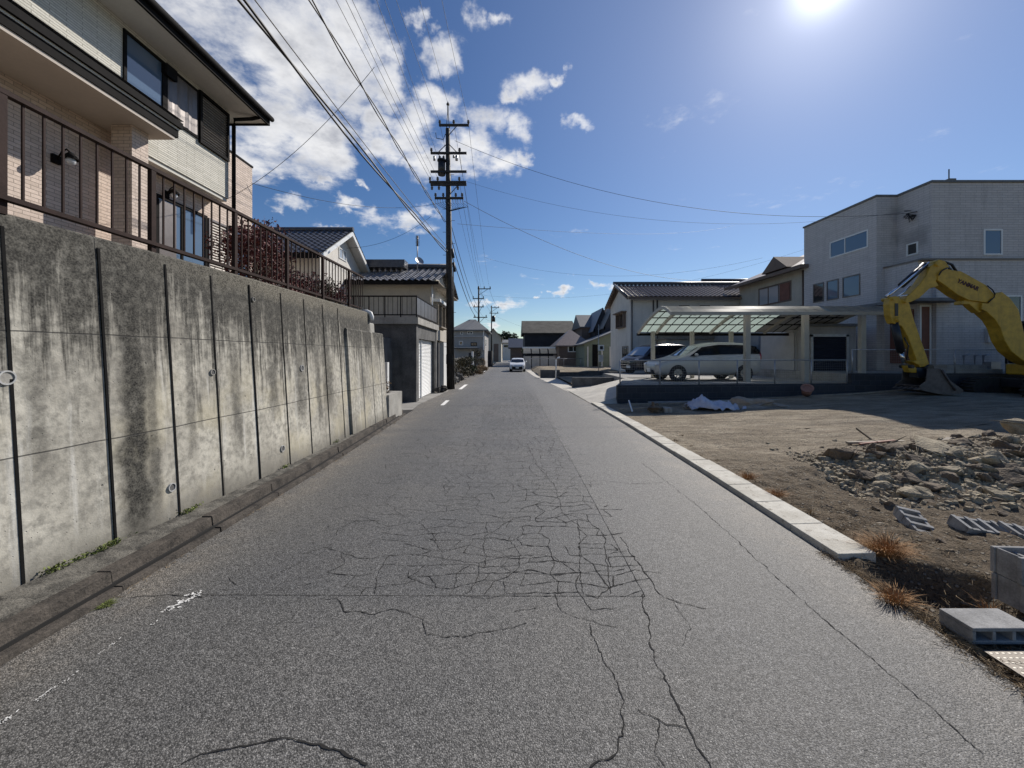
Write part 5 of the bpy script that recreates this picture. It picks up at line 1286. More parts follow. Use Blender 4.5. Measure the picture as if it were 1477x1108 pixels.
m=MB(); m.hexa([ez(240,860)+Vector((0,-.1,0)),ez(350,860)+Vector((0,-.1,0)),ez(350,860)+Vector((0,.1,0)),ez(240,860)+Vector((0,.1,0))],[ez(240,930)+Vector((0,-.16,0)),ez(380,930)+Vector((0,-.16,0)),ez(380,930)+Vector((0,.16,0)),ez(240,930)+Vector((0,.16,0))]); m.build('bucket_ear',M['hose'],bk)
# lettering on the boom
fc=bpy.data.curves.new('lettering','FONT'); fc.body='YANMAR'; fc.size=.235; fc.extrude=.003; fc.offset=.012; fc.shear=.15
to=bpy.data.objects.new('tmp',fc); COL.objects.link(to); bpy.context.view_layer.update()
me=bpy.data.meshes.new_from_object(to.evaluated_get(bpy.context.evaluated_depsgraph_get())); COL.objects.unlink(to); bpy.data.objects.remove(to)
me.materials.clear(); me.materials.append(M['text_red']); p0=ez(512,243); p1=ez(662,306)
an=math.atan2(p1.z-p0.z,p1.x-p0.x); wid=max(v.co.x for v in me.vertices)-min(v.co.x for v in me.vertices); sc=(p1-p0).length/wid
me.transform(Matrix.Translation(p0+Vector((0,-.186,0))-Vector(ex.location))@Matrix.Rotation(-an,4,'Y')@Matrix.Scale(sc,4)@Matrix.Rotation(R(90),4,'X'))
lo=bpy.data.objects.new('lettering',me); COL.objects.link(lo); lo.parent=bm1
# tracks and upper structure
def track(yc):
    pts=[]; xa,xb=17.0,20.6; r=.30; zc=.60
    for k in range(9): a=math.pi/2+math.pi*k/8; pts.append((xa+r+math.cos(a)*r*1.2,yc-.2,zc+math.sin(a)*r))
    for k in range(9): a=-math.pi/2+math.pi*k/8; pts.append((xb-r+math.cos(a)*r*1.2,yc-.2,zc+math.sin(a)*r))
    m=MB(); m.prism(pts,(0,.4,0)); o=m.build('track',M['track'],ex)
    m=MB(); n=len(pts)
    x=xa+.2
    while x<xb-.1: m.box(x,x+.07,yc-.21,yc+.21,zc+r-.01,zc+r+.035); m.box(x,x+.07,yc-.21,yc+.21,zc-r-.03,zc-r+.01); x+=.15
    for k in range(9):
        for cx,s in ((xa+r,1),(xb-r,-1)):
            a=math.pi/2+math.pi*k/8; p=Vector((cx+s*math.cos(a)*r*1.22,yc,zc+math.sin(a)*r*1.02)); m.tube([p+Vector((0,-.21,0)),p+Vector((0,.21,0))],.035,5)
    m.build('tread',M['track'],o)
    m=MB()
    for k in range(5): m.tube([(xa+.5+k*.65,yc-.23,zc-.08),(xa+.5+k*.65,yc-.19,zc-.08)],.13,12)
    m.build('roller',M['hose'],o)
track(12.75); track(14.45)
m=MB(); m.box(17.9,19.9,12.98,14.22,.62,.92); m.tube([(18.9,13.6,.85),(18.9,13.6,1.08)],.5,20); m.build('undercarriage',M['hose'],ex)
m=MB(); m.prism([(18.35,12.75,1.06),(20.4,12.75,1.06),(20.75,12.75,1.3),(20.75,12.75,1.95),(20.3,12.75,2.1),(19.9,12.75,2.1),(19.9,12.75,1.5),(18.35,12.75,1.45)],(0,1.7,0)); m.build('upper_body',M['yellow'],ex,bevel=.05)
m=MB()
m.prism([(18.75,13.95,1.46),(19.85,13.95,1.46),(19.85,13.95,2.95),(19.0,13.95,2.95),(18.75,13.95,2.3)],(0,.75,0)); m.build('cab',M['glass'],ex,bevel=.04)
m=MB()
for x,y in ((18.72,13.93),(19.86,13.93),(18.72,14.7),(19.86,14.7)): m.box(x,x+.05,y,y+.05,1.45,2.95)
m.box(18.7,19.95,13.9,14.78,2.95,3.02); m.build('cab_frame',M['hose'],ex)
m=MB(); m.prism([ez(1110,760)+Vector((0,-.25,0)),ez(1110,850)+Vector((0,-.25,0)),(18.6,EY-.25,1.1),(18.6,EY-.25,1.5)],(0,.5,0)); m.build('swing_post',M['yellow'],ex)

# ================================================================== MODERN GREY HOUSE
H9=9.15; XA,XB=17.0,17.95
gh=thing('house','boxy grey-white tiled modern house behind the excavator, at the right','house',(21,19,1))
m=MB()
m.box(XA,26,18.1,22.6,.9,H9)
m.box(XB,33,16.6,18.1,.9,H9)
m.box(XA-.02,XB,16.56,18.098,5.1,5.86) if False else None
m.build('wall',M['greytile'],gh)
m=MB(); m.box(XA-.05,XB+.0,18.06,22.64,H9,H9+.09); m.box(XB-.05,33,16.55,18.1,H9,H9+.09); m.build('roof_coping',M['slate'],gh)
# projecting first-floor band with sloping look: long belt
m=MB(); m.box(XA+.35,XB-.002,16.6,18.098,.9,5.80); m.box(XB,33,16.42,16.598,.9,5.80); m.build('lower_wall',M['greytile'],gh)
m=MB(); m.box(XA+.30,XB,16.36,19.2,5.80,5.87); m.box(XB,33,16.36,16.6,5.80,5.87); m.build('belt_course',M['alu'],gh)
m=MB(); m.box(XA-.75,XB+.6,15.75,18.6,3.98,4.10); m.build('porch_canopy',M['slate'],gh)
f=win(gh,'W',18.52,20.75,6.92,7.78,XA,'white_paint','glass_blue',.06,(.58,))
for a,b_ in ((18.95,19.95),(20.2,20.95),(21.15,21.9)): win(gh,'W',a,b_,4.70,5.75,XA,'alu','glass_blue' if a<21 else 'glass',.05)
win(gh,'W',17.15,17.65,6.25,6.80,XB,'white_paint','glass',.06)
win(gh,'S',20.15,20.95,6.05,7.15,16.6,'white_paint','glass_blue',.06)
win(gh,'S',20.65,21.55,3.05,4.30,16.42,'white_paint','glass',.06)
m=MB(); m.box(XA+.28,XA+.345,16.75,17.75,1.4,3.75); d=m.build('door',M['redbrown'],gh)
f=win(gh,'S',17.42,17.9,1.2,3.9,16.6,'white_paint','redbrown',.06)
m=MB(); m.box(20.0,20.35,16.3,16.418,2.3,2.9); m.build('meter_box',M['white'],gh)
m=MB(); m.box(17.2,19.4,15.35,16.4,1.04,1.22); m.box(17.6,19.2,15.7,16.4,1.22,1.38); m.build('entrance_step',M['conc'],gh)
m=MB(); c=P(1327,306,17.4); m.tube([(XB,17.5,c.z+.1),(XB-.35,17.4,c.z+.05)],.02,5); m.tube([(XB,17.2,c.z-.05),(XB-.3,17.3,c.z-.1)],.02,5)
for k in range(9): a=k*.7; m.tube([(XB-.05,17.5,c.z-.02*k),(XB-.2-.1*math.cos(a),17.4+.2*math.sin(a),c.z-.1-.05*k),(XB-.04,17.2,c.z-.2)],.014,4,False)
m.build('cable_bracket',M['cable'],gh)
m=MB(); c=P(1367,262,17.5); m.box(c.x-.16,c.x+.16,17.3,17.6,H9+.09,H9+.5); m.tube([(c.x-.06,17.4,H9+.4),(c.x-.06,17.4,H9+.95)],.025,5); m.build('roof_vent',M['slate'],gh)
ac=thing('outdoor_unit','grey outdoor unit and pipework by the wall behind the fence, right of the bucket','outdoor unit',(18.9,15.8,1.04))
m=MB()
for x in (18.5,18.95,19.3): m.tube([(x,15.9,1.04),(x,15.9,1.75),(x+.25,15.9,1.8)],.04,8)
m.box(19.5,19.9,15.8,16.1,1.05,1.5); m.build('pipe',M['steel'],ac)

# ---- garage with navy shutter, shed, beige house
g2=thing('garage','small grey garage with a dark navy roller shutter under the carport end','garage',(14.6,18.5,ZP))
m=MB(); m.box(13.66,15.95,18.0,20.5,ZP-.1,3.10); m.build('wall',M['grey_wall'],g2)
m=MB(); m.box(13.58,16.05,17.88,20.6,3.10,3.22); m.build('roof',M['slate'],g2)
m=MB(); m.box(13.80,13.92,17.93,18.0,ZP,2.72); m.box(15.45,15.57,17.93,18.0,ZP,2.72); m.box(13.80,15.57,17.93,18.0,2.62,2.74); m.build('shutter_frame',M['steel'],g2)
m=MB()
for i in range(24):
    z=ZP+i*.081; m.add([(13.92,17.985,z),(15.45,17.985,z),(15.45,17.95,z+.03),(13.92,17.95,z+.03),(15.45,17.985,z+.081),(13.92,17.985,z+.081)],[(0,1,2,3),(3,2,4,5)])
m.open=True; m.build('roller_shutter',M['navy'],g2)
sd=thing('storage_shed','pale corrugated storage shed left of the navy-shuttered garage','shed',(14.2,19.8,ZP))
m=MB(); vs=[];n=44
for i in range(n+1):
    y=18.62+2.5*i/n; x=13.55+(.02 if i%2 else -.02); vs+=[(x,y,ZP),(x,y,2.86)]
m.add(vs,[(2*i,2*i+2,2*i+3,2*i+1) for i in range(n)]); m.open=True
m.build('side_sheet',M['shed'],sd)
m=MB(); m.box(13.58,15.6,20.62,21.1,ZP-.1,2.86); m.box(13.57,13.66,18.62,18.70,ZP-.1,2.86); m.build('shed_wall',M['shed'],sd)
m=MB(); m.box(13.45,15.5,18.58,21.15,2.86,2.98); m.build('roof',M['shed'],sd)
bh=thing('house','beige two-storey house with brown eaves and a red-brown shutter, left of the grey house','house',(20,26,.7))
XH=17.35
m=MB(); m.box(XH,26,22.9,29.6,ZP-.1,7.0); m.build('wall',M['beige'],bh)
m=MB(); EX=XH-.75
m.add([(EX,22.3,6.95),(EX,30.3,6.95),(26.8,30.3,6.95),(26.8,22.3,6.95),(20.8,26.3,9.0),(22.6,26.3,9.0)],[(0,3,2,1),(0,1,4),(1,2,5,4),(2,3,5),(3,0,4,5)]); m.build('roof',M['tile_brown'],bh)
m=MB(); m.box(EX-.04,EX+.02,22.3,30.3,6.78,6.99); m.box(EX,27,22.24,22.3,6.78,6.99); m.build('fascia',M['brown_wall'],bh)
m=MB(); m.prism([(16.7,23.6,7.15),(16.7,26.0,7.15),(16.7,24.8,8.05)],(4,0,0)); m.build('gable_dormer',M['brown_wall'],bh)
f=win(bh,'W',24.1,27.3,5.15,6.42,XH,'brown_wall','glass_pale',.10,(.36,.68))
m=MB(); m.box(XH-.06,XH-.035,24.2,25.1,5.25,6.32); m.build('rain_shutter',M['redbrown'],f)
m=MB(); m.tube([(XH-.08,23.05,6.8),(XH-.08,23.05,1.0)],.05,8); m.build('downpipe',M['brown_wall'],bh)
m=MB(); m.box(14.6,XH,23.0,29.0,ZP-.1,3.9); m.box(15.6,26,21.3,22.85,ZP-.1,3.6); m.build('lower_wall',M['grey_wall'],bh)
m=MB(); m.add([(14.1,22.6,3.85),(14.1,29.5,3.85),(XH,29.5,4.75),(XH,22.6,4.75),(14.1,22.6,3.75),(14.1,29.5,3.75),(XH,29.5,4.6),(XH,22.6,4.6)],[(0,1,2,3),(7,6,5,4),(0,4,5,1),(1,5,6,2),(2,6,7,3),(3,7,4,0)]); m.build('lower_roof',M['tile_dark'],bh)

# ---- white tiled house behind carport
th=thing('house','long two-storey white house with brown wavy tile roof behind the carport','house',(14,33,.6))
m=MB(); m.box(9.15,18.8,30,36,.3,6.2); m.prism([(9.15,30,6.2),(9.15,36,6.2),(9.15,33,7.35)],(9.6,0,0)); m.build('wall',M['white'],th)
m=MB(); tileslope(m,(8.7,29.35,6.2),(19.3,29.35,6.2),(8.7,33,7.72),(19.3,33,7.72),.34,.34,.04); m.build('roof',M['tile_brown'],th)
m=MB(); tileslope(m,(8.7,36.7,6.1),(19.3,36.7,6.1),(8.7,33,7.72),(19.3,33,7.72),.34,.34,.04); m.build('roof',M['tile_brown'],th)
m=MB(); m.tube([(8.6,33,7.86),(19.3,33,7.86)],.14,8); m.tube([(8.66,29.3,6.2),(8.66,33,7.8)],.09,6); m.build('roof_ridge',M['tile_dark'],th)
m=MB(); m.hexa([(8.72,29.4,5.98),(8.78,29.4,5.98),(8.78,33,7.5),(8.72,33,7.5)],[(8.72,29.4,6.16),(8.78,29.4,6.16),(8.78,33,7.66),(8.72,33,7.66)]); m.hexa([(8.72,36.6,5.88),(8.78,36.6,5.88),(8.78,33,7.5),(8.72,33,7.5)],[(8.72,36.6,6.05),(8.78,36.6,6.05),(8.78,33,7.66),(8.72,33,7.66)]); m.box(8.8,19.2,29.3,29.38,5.98,6.14); m.build('bargeboard',M['brown_wall'],th)
for a in (13.3,14.9,16.8): win(th,'S',a-.4,a+.4+(a>16)*.4,4.95,5.6,30,'black','glass',.05,(.5,))
f=win(th,'W',31.2,33.4,4.0,5.2,9.15,'brown_wall','glass',.08,(.5,),proud=.25)
m=MB(); m.box(8.7,9.15,31.0,33.6,5.2,5.3); m.build('awning',M['brown_wall'],th)
win(th,'W',30.5,32.2,1.3,2.5,9.15,'wood','glass',.08,(.33,.66))
for x in (9.25,10.9,11.2): m=MB(); m.tube([(x,29.93,.4),(x,29.93,6.0)],.05,6); m.build('downpipe',M['alu'],th)
m=MB(); m.prism([(10.6,27.6,3.7),(10.6,30,4.3),(10.6,30,4.15),(10.6,27.6,3.55)],(4.5,0,0)); m.build('lean_to_roof',M['dark_wall'],th)
m=MB(); m.box(11.2,17,28.2,29.98,.3,2.9); m.build('lean_to_wall',M['beige'],th)
m=MB(); m.prism([(11.0,28,2.9),(17.2,28,2.9),(17.2,28,3.0),(14,28,3.35),(11.0,28,3.0)],(0,2,0)); m.build('lean_to_gable',M['wood'],th)
# second roof step at right
t2=thing('house','neighbouring roof with raised brown tiles right behind the long white house','house',(20,35,.6))
m=MB(); m.box(18.9,25,31,37,.3,6.6); m.build('wall',M['beige'],t2)
m=MB(); tileslope(m,(17.9,30.3,6.55),(25.5,30.3,6.55),(16.6,34,8.2),(25.5,34,8.2),.34,.34,.04); m.build('roof',M['tile_brown'],t2)
m=MB(); m.tube([(16.6,34,8.3),(25.5,34,8.3)],.15,8); m.build('roof_ridge',M['tile_dark'],t2)

# ================================================================== FAR RIGHT SIDE OF THE ROAD
def simple(label,x0,x1,y0,y1,zb,eave,ridge,axis,wallm,roofm,wins=(),ov=.5,hip=0.,name='house',cat='house'):
    t=thing(name,label,cat,((x0+x1)/2,(y0+y1)/2,zb))
    m=MB(); m.box(x0,x1,y0,y1,zb-.3,eave)
    cx,cy=(x0+x1)/2,(y0+y1)/2
    if hip==0:
        if axis=='x': m.prism([(x0,y0,eave),(x0,y1,eave),(x0,cy,ridge-.15)],(x1-x0,0,0))
        else: m.prism([(x0,y0,eave),(x1,y0,eave),(cx,y0,ridge-.15)],(0,y1-y0,0))
    m.build('wall',M[wallm],t)
    m=MB(); a0,a1,b0,b1=x0-ov,x1+ov,y0-ov,y1+ov; sl=(ridge-eave)/(((y1-y0) if axis=='x' else (x1-x0))/2); e=eave-sl*ov+.02
    if axis=='x':
        h=hip*(b1-b0)/2
        m.add([(a0,b0,e),(a1,b0,e),(a1,b1,e),(a0,b1,e),(a0+h,cy,ridge),(a1-h,cy,ridge),(a0,b0,e-.14),(a1,b0,e-.14),(a1,b1,e-.14),(a0,b1,e-.14)],[(0,1,5,4),(2,3,4,5),(1,2,5),(3,0,4),(0,6,7,1),(1,7,8,2),(2,8,9,3),(3,9,6,0)]+([(6,9,8,7)] if hip else []))
    else:
        h=hip*(a1-a0)/2
        m.add([(a0,b0,e),(a1,b0,e),(a1,b1,e),(a0,b1,e),(cx,b0+h,ridge),(cx,b1-h,ridge),(a0,b0,e-.14),(a1,b0,e-.14),(a1,b1,e-.14),(a0,b1,e-.14)],[(1,2,5,4),(3,0,4,5),(0,1,4),(2,3,5)]+([(6,9,8,7)] if hip else [])+[(0,6,7,1),(1,7,8,2),(2,8,9,3),(3,9,6,0)])
        if not hip: m.f=[f for f in m.f if f not in ([0,1,4],[2,3,5],[0,6,7,1],[2,8,9,3])]; m.sm=m.sm[:len(m.f)]
    m.open=True; m.build('roof',M[roofm],t)
    for w in wins: win(t,*w)
    return t
def wx(px,D): return (px-CX)/F*D
def wz(py,D): return EYE+(HY-py)/F*D
# low retaining edges of the plots beyond
m=MB(); m.box(3.25,7.6,20.9,21.1,-.05,.56); m.build('low_wall',M['conc_dark'],label='low grey wall running along the driveway left of the carport',cat='low wall')
m=MB(); m.box(2.2,3.7,30.0,30.2,-.05,.62); m.box(3.7,12,30.6,30.8,-.05,.42); m.build('low_wall',M['conc_dark'],label='low dark wall edging the farther vacant plot',cat='low wall')
mb=MB(); vs,fs=grid(3.42,14,21.1,30,50,40,lambda x,y:.12+.03*mn.noise(Vector((x,y,0)))+max(0,(x-5))*.04); mb.add(vs,fs,True); mb.open=True; mb.build('vacant_plot',M['dirt'],kind='structure')
mb=MB(); vs,fs=grid(2.25,14,30.81,47,50,50,lambda x,y:.45+.10*mn.noise(Vector((x*.6,y*.4,0)))-max(0,(2.9-x))*.6); mb.add(vs,fs,True); mb.open=True; mb.build('vacant_plot',M['dirt'],kind='structure')
vy=[18.7,20,21,23,25,27,30]; strip('verge',[(edge_x(RE,y)-.05,y) for y in vy],[(3.5,y) for y in vy],.006,M['apron'])
vy=[30,33,36,40,44,47,52]; strip('verge',[(edge_x(RE,y)-.05,y) for y in vy],[(2.6,y) for y in vy],.006,M['apron'])
sg=thing('estate_sign','white board sign fixed to a thin post on the farther plot','sign',(wx(863,34),34,.4))
x=wx(863.5,34); m=MB(); m.tube([(x,34,.3),(x,34,wz(468,34))],.035,6); m.build('post',M['steel'],sg)
m=MB(); m.box(x-.06,x+.46,33.93,33.98,wz(506,34),wz(497.5,34)); p_=m.build('sign_board',M['white_paint'],sg)
m=MB(); m.box(x+.10,x+.36,33.915,33.925,wz(504,34),wz(499.5,34)); m.build('printed_panel',M['dark_wall'],p_)
m=MB(); m.box(x-.02,x+.38,33.9,34.0,wz(522,34),wz(512,34)); m.build('box',M['white'],sg)
wp=thing('white_post','bent white rail post standing by the kerb of the farther plot','post',(wx(802,29),29,0))
m=MB(); x=wx(802,29); m.tube([(x,29,0),(x,29,wz(519,29)),(x+.12,29,wz(516.5,29)),(x+.28,29,wz(515.5,29))],.055,8); m.build('post',M['white_paint'],wp)
# dark big hall
t=simple('large dark barn-like house with a mossy grey roof, centre distance',wx(757,62),wx(829,62),62,72,0,wz(479,62),wz(463,67),'x','dark_wall','thatch',ov=.4)
# awnings row (bicycle-port like white canopies)
t=thing('canopy_row','row of four white arched canopies in front of the dark barn','canopy',(wx(779,48),48,0))
xs=[wx(754+12*k,48) for k in range(5)]
m=MB()
m.box(xs[0],xs[4],48.6,48.75,wz(503,48),wz(500.2,48)); m.build('roof_edge',M['white_paint'],t)
for k in range(4):
    m=MB(); a=xs[k]+.06; b_=xs[k+1]-.08
    m.add([(a,46.9,wz(510,47)),(b_,46.9,wz(510,47)),(b_,47.5,wz(504.6,47.4)),(a,47.5,wz(504.6,47.4)),(b_,48.5,wz(502.5,48)),(a,48.5,wz(502.5,48))],[(0,1,2,3),(3,2,4,5)]); m.open=True; m.build('canopy_sheet',M['poly_white'],t)
for k in range(5): m=MB(); m.tube([(xs[k],47,0),(xs[k],47,wz(509,47))],.06,6); m.build('post',M['black'],t)
m=MB(); m.box(xs[0],xs[4],48.8,49,0,wz(514,48)); m.build('back_wall',M['grey_wall'],t)
m=MB(); m.box(xs[0],xs[4],46.95,47.05,wz(512,47),wz(511,47)); m.build('beam',M['black'],t)
fence('pale lattice fence across the front of the row of white canopies',wx(764,45.5),wx(842,45.5),lambda x:45.5,.5,.85,2.0)
t=simple('low brown bungalow with hipped roof right of the dark barn',wx(806,50),wx(850,50),50,57,.4,wz(495.5,50),wz(475,53),'x','brown_wall','tile_brown',[('S',wx(819,50),wx(835,50),wz(508,50),wz(499,50),50,'white_paint','glass',.12,(.5,))],ov=.5,hip=.6)
# green lean-roof house
gw=thing('house','sage green house with a roof edge sloping up to the right','house',(wx(865,44),47,.4))
x0,x1=wx(843,44),wx(884,44)
m=MB(); m.prism([(x0,44,.2),(x1+1.5,44,.2),(x1+1.5,44,wz(472,44)),(x0,44,wz(496,44))],(0,6,0)); m.build('wall',M['green_wall'],gw)
m=MB(); m.hexa([(x0-.35,43.6,wz(497.5,44)),(x1+1.6,43.6,wz(471.5,44)),(x1+1.6,50.3,wz(471.5,44)),(x0-.35,50.3,wz(497.5,44))],[(x0-.35,43.6,wz(496,44)),(x1+1.6,43.6,wz(470,44)),(x1+1.6,50.3,wz(470,44)),(x0-.35,50.3,wz(496,44))]); m.build('roof',M['slate'],gw)
m=MB(); m.box(x0+.9,x0+1.5,43.95,44.0,.4,wz(497,44)); m.build('door',M['black'],gw)
for xx in (x0+.3,x0+1.9,x1-.4): m=MB(); m.box(xx,xx+.14,43.9,44,.3,wz(500,44)); m.build('pillar',M['white'],gw)
t=simple('narrow house with pale grey steep roof behind the sage green house',wx(839,56),wx(862,56),56,63,.3,wz(470,56),wz(454,59),'x','brown_wall','slate',ov=.3)
t=simple('blue-grey gabled house half hidden behind the white tiled house',wx(858,53),wx(880,53),53,60,.3,wz(470,53),wz(444,53),'y','navy','slate_blue',ov=.3)
t=simple('blue-grey gabled house next to the white tiled house gable',wx(873,50),wx(896,50),50,58,.3,wz(466,50),wz(441,50),'y','navy','slate',ov=.3)

# ================================================================== FAR LEFT
D=50
t=simple('grey two-storey house with a shallow gabled roof beyond the nearest pole',wx(655,D),wx(699,D),50,58,0,wz(474,D),wz(461,54),'x','grey_wall','slate',[('S',wx(664,D),wx(668,D),wz(482.5,D),wz(478.5,D),50,'white_paint','glass',.08),('S',wx(674,D),wx(682,D),wz(482,D),wz(478,D),50,'white_paint','glass',.08,(.5,)),('S',wx(662,D),wx(668,D),wz(498,D),wz(492,D),50,'white_paint','glass',.08),('S',wx(679,D),wx(688,D),wz(499,D),wz(494,D),50,'black','glass',.08,(.5,)),('E',51,53,wz(500,D),wz(488,D),wx(699,D),'white_paint','glass_pale',.1)],ov=.5,hip=.45)
m=MB(); m.box(wx(656,D),wx(698,D),49.6,49.7,wz(486,D),wz(484.8,D)); m.box(wx(656,D),wx(690,D),48.9,49,wz(502,D),wz(501,D)); m.build('balcony_rail',M['steel'],t)
m=MB(); m.box(wx(656,D),wx(690,D),49.0,50,wz(503.5,D),wz(502,D)); m.build('balcony_floor',M['conc_dark'],t)
m=MB(); m.box(wx(697,D),wx(698.2,D),49.8,50,wz(505,D),wz(476,D)); m.build('corner_column',M['white_paint'],t)
m=MB(); m.box(wx(692,56),wx(709,56),57,60,0,wz(506,56)); m.box(wx(676,42),wx(680,42),42,42.4,0,wz(509,42)); m.build('boundary_wall',M['dark_wall'],label='dark boundary wall between the far grey house and the road bend',cat='wall')
t=simple('brownish house with dark entrance just left of the road bend',wx(700,95),wx(723,95),95,105,0,wz(487,95),wz(475,99),'y','beige','tile_dark',[('S',wx(712,95),wx(719,95),0.1,wz(496,95),95,'brown_wall','brown_wall',.2)],ov=.6)
t=simple('pale house with flat grey roof facing the camera at the road bend',wx(725,130),wx(744,130),130,140,0,wz(494,130),wz(490,134),'x','white','slate',[('S',wx(727,130),wx(734,130),wz(501,130),wz(498,130),130,'black','glass',.2),('S',wx(737,130),wx(741,130),wz(501,130),wz(498,130),130,'black','glass',.2)],ov=.6)
t=simple('small low house tucked against the left side of the dark barn',wx(736,75),wx(752,75),75,82,0,wz(500,75),wz(488,78),'x','brown_wall','tile_dark',ov=.4)
m=MB(); m.box(wx(740,60),wx(754,60),60,60.3,0,wz(509,60)); m.build('brown_fence',M['brown_wall'],label='brown board fence behind the white hatchback, left of the canopies',cat='fence')
# left verge garden: rocks, shrubs, planter
sheet('verge_left',[(-3.36,23.2),(-3.72,33),(-3.47,45),(-3.25,60),(-9,60),(-9,23.2)],.012,M['ground'])
rnd=random.Random(31)
for k in range(7):
    m=MB(); m.blob((-3.75+rnd.gauss(0,.15)-.02*k,23.6+k*.55,.18+rnd.random()*.2),.3+rnd.random()*.14,k+30,.5,9,7,(1,.9,.9)); m.build('garden_rock',M['conc_dark'],label='dark rough garden rock in the stone row right behind the nearest pole',cat='rock',group='garden rocks behind the pole')
m=MB(); m.box(-4.15,-3.65,28.0,29.0,0,.62); m.build('planter_box',M['dark_wall'],label='dark square planter box at the left road edge',cat='planter')
m=MB(); m.box(-5.1,-4.9,24.5,40,0,1.5); m.build('garden_wall',M['conc_dark'],label='low grey garden wall behind the rocks and shrubs on the left',cat='wall')
m=MB(); m.box(wx(680,40),wx(682.5,40),40,40.3,0,wz(507,40)); m.build('gate_pillar',M['white_paint'],label='slim pale gate pillar among the dry plants on the left verge',cat='pillar')
for i,(px,D,h,r,mt,lab) in enumerate([(662,25.5,1.6,.7,'leaf_olive','dark shrub growing over the garden rocks next to the nearest pole'),(668,28,2.0,.75,'leaf_olive','tall pruned dark shrub behind the garden rocks'),(676,31,1.9,.8,'leaf_green','dark green round shrub in the middle of the left verge'),(685,46,2.8,.9,'leaf_olive','tall shrub before the far grey house'),(694,50,3.4,.9,'straw','leafless brown bush beside the far grey house corner'),(688,36,.9,.7,'straw','straw-coloured low bush nearest the road on the left verge'),(683,33,.9,.6,'straw','withered brown bush beside the slim gate pillar'),(697,44,.6,.6,'straw','low dry plant at the road edge in front of the boundary wall')]):
    tree('garden_shrub',lab,'shrub',(wx(px,D),D,0),h,r,1300,.06,mt,seed=40+i,clumps=8,trunk=.1,tr=.05,bare=.5)
for i,(px,D,h,r) in enumerate([(702,190,12.5,6),(712,185,12,6),(722,200,12.5,6.5),(731,195,13,6),(737,205,11,6),(690,210,13,7),(745,215,11,6)]):
    tree('evergreen_tree',['dark evergreen behind the roof of the brownish house','dark evergreen left of the gap at the road end','tallest dark evergreen above the pale house at the bend','broad dark evergreen above the pale house at the bend','short dark evergreen beside the barn roof','dark evergreen hidden behind the far grey house','far low evergreen behind the dark barn'][i],'tree',(wx(px,D),D,0),h,r,2600,.55,'leaf_green',seed=60+i,clumps=12,trunk=.15,tr=.4,group='evergreens beyond the road bend')
mb=MB(); vs,fs=grid(-400,400,260,420,60,12,lambda x,y: (y-260)*.09*(.7+.6*mn.noise(Vector((x*.012,y*.01,0))))); mb.add(vs,fs,True); mb.open=True; mb.build('wooded_hill',M['leaf_green'],kind='structure')

# ================================================================== CAMERA, SUN, SKY
cd=bpy.data.cameras.new('camera'); cam=bpy.data.objects.new('camera',cd); COL.objects.link(cam); S.camera=cam
cam.location=(0,0,EYE); cam.rotation_euler=(R(90),0,0); cd.sensor_width=36; cd.lens=36*F/1477
cd.shift_x=0.0; cd.shift_y=-(554-HY)/1477; cd.clip_start=.05; cd.clip_end=4000
sd_=Vector((.805,1.0,.965)).normalized()
elev=math.asin(sd_.z); azim=math.atan2(sd_.x,sd_.y)
sl=bpy.data.lights.new('sun','SUN'); so=bpy.data.objects.new('sun',sl); COL.objects.link(so); sl.energy=5.0; sl.angle=R(.53); sl.color=(1,.94,.86)
so.rotation_euler=(-sd_).to_track_quat('-Z','Y').to_euler(); so.location=(20,30,40)
W=bpy.data.worlds.new('World'); S.world=W
t=NT('w',True)
d=t.n('ShaderNodeTexCoord').outputs['Generated']
nd=t.n('ShaderNodeVectorMath',{'operation':'NORMALIZE'}); t.t.links.new(d,nd.inputs[0]); d=nd.outputs[0]
sky=t.n('ShaderNodeTexSky',{'sky_type':'NISHITA','sun_disc':False,'sun_elevation':elev,'sun_rotation':azim,'air_density':1.0,'dust_density':.12,'ozone_density':2.4,'altitude':60.})
sc_=sky.outputs[0]
hsv=t.n('ShaderNodeHueSaturation',None,Hue=.508,Saturation=1.22,Value=.86,Color=sc_); sc_=hsv.outputs[0]
X,Y,Z=t.xyz(d)
zz=t.math('ADD',t.math('MAXIMUM',Z,0.),.10)
pv=t.comb(t.math('DIVIDE',X,zz),t.math('DIVIDE',Y,zz),0.)
n1=t.noise(pv,2.4,8,.56,.25); n2=t.noise(pv,9.0,6,.6,.2)
nf=t.math('ADD',t.math('MULTIPLY',n1,.72),t.math('MULTIPLY',n2,.28))
def pdir(px,py): return Vector(((px-CX)/F,1,(HY-py)/F)).normalized()
blobs=[(290,20,130,1.),(400,70,130,1.),(490,110,100,1.),(545,75,45,1.),(380,190,95,1.),(450,215,70,.9),(345,235,60,1.),(500,40,60,.9),(560,130,40,.8),(300,140,90,1.),
(640,70,36,1.3),(690,10,34,1.2),(615,12,26,1.),(730,15,22,1.),(770,112,42,1.9),(815,103,20,1.9),(748,125,26,1.9),(838,174,32,2.),(640,145,40,1.3),(700,165,48,1.3),(745,180,36,1.4),(600,185,55,1.2),(665,215,52,1.2),(715,240,42,1.4),(620,240,50,1.2),(745,232,22,1.5),(570,215,36,1.0),(550,185,40,.9),
(415,288,40,2.6),(500,296,34,2.6),(450,262,24,2.4),(395,250,30,2.2),(545,316,46,2.2),(595,322,36,2.2),(480,324,30,3.),(530,262,22,2.6),(620,300,30,2.2),
(833,402,10,2.6),(862,413,17,2.6),(812,427,24,3.2),(766,425,12,3.),(722,441,40,3.2),(690,437,26,3.),(716,474,20,1.6),(790,423,10,3.)]
wn=t.noise(d,6.,4,.6,0,True); wm=t.noise(d,22.,4,.65,0,True)
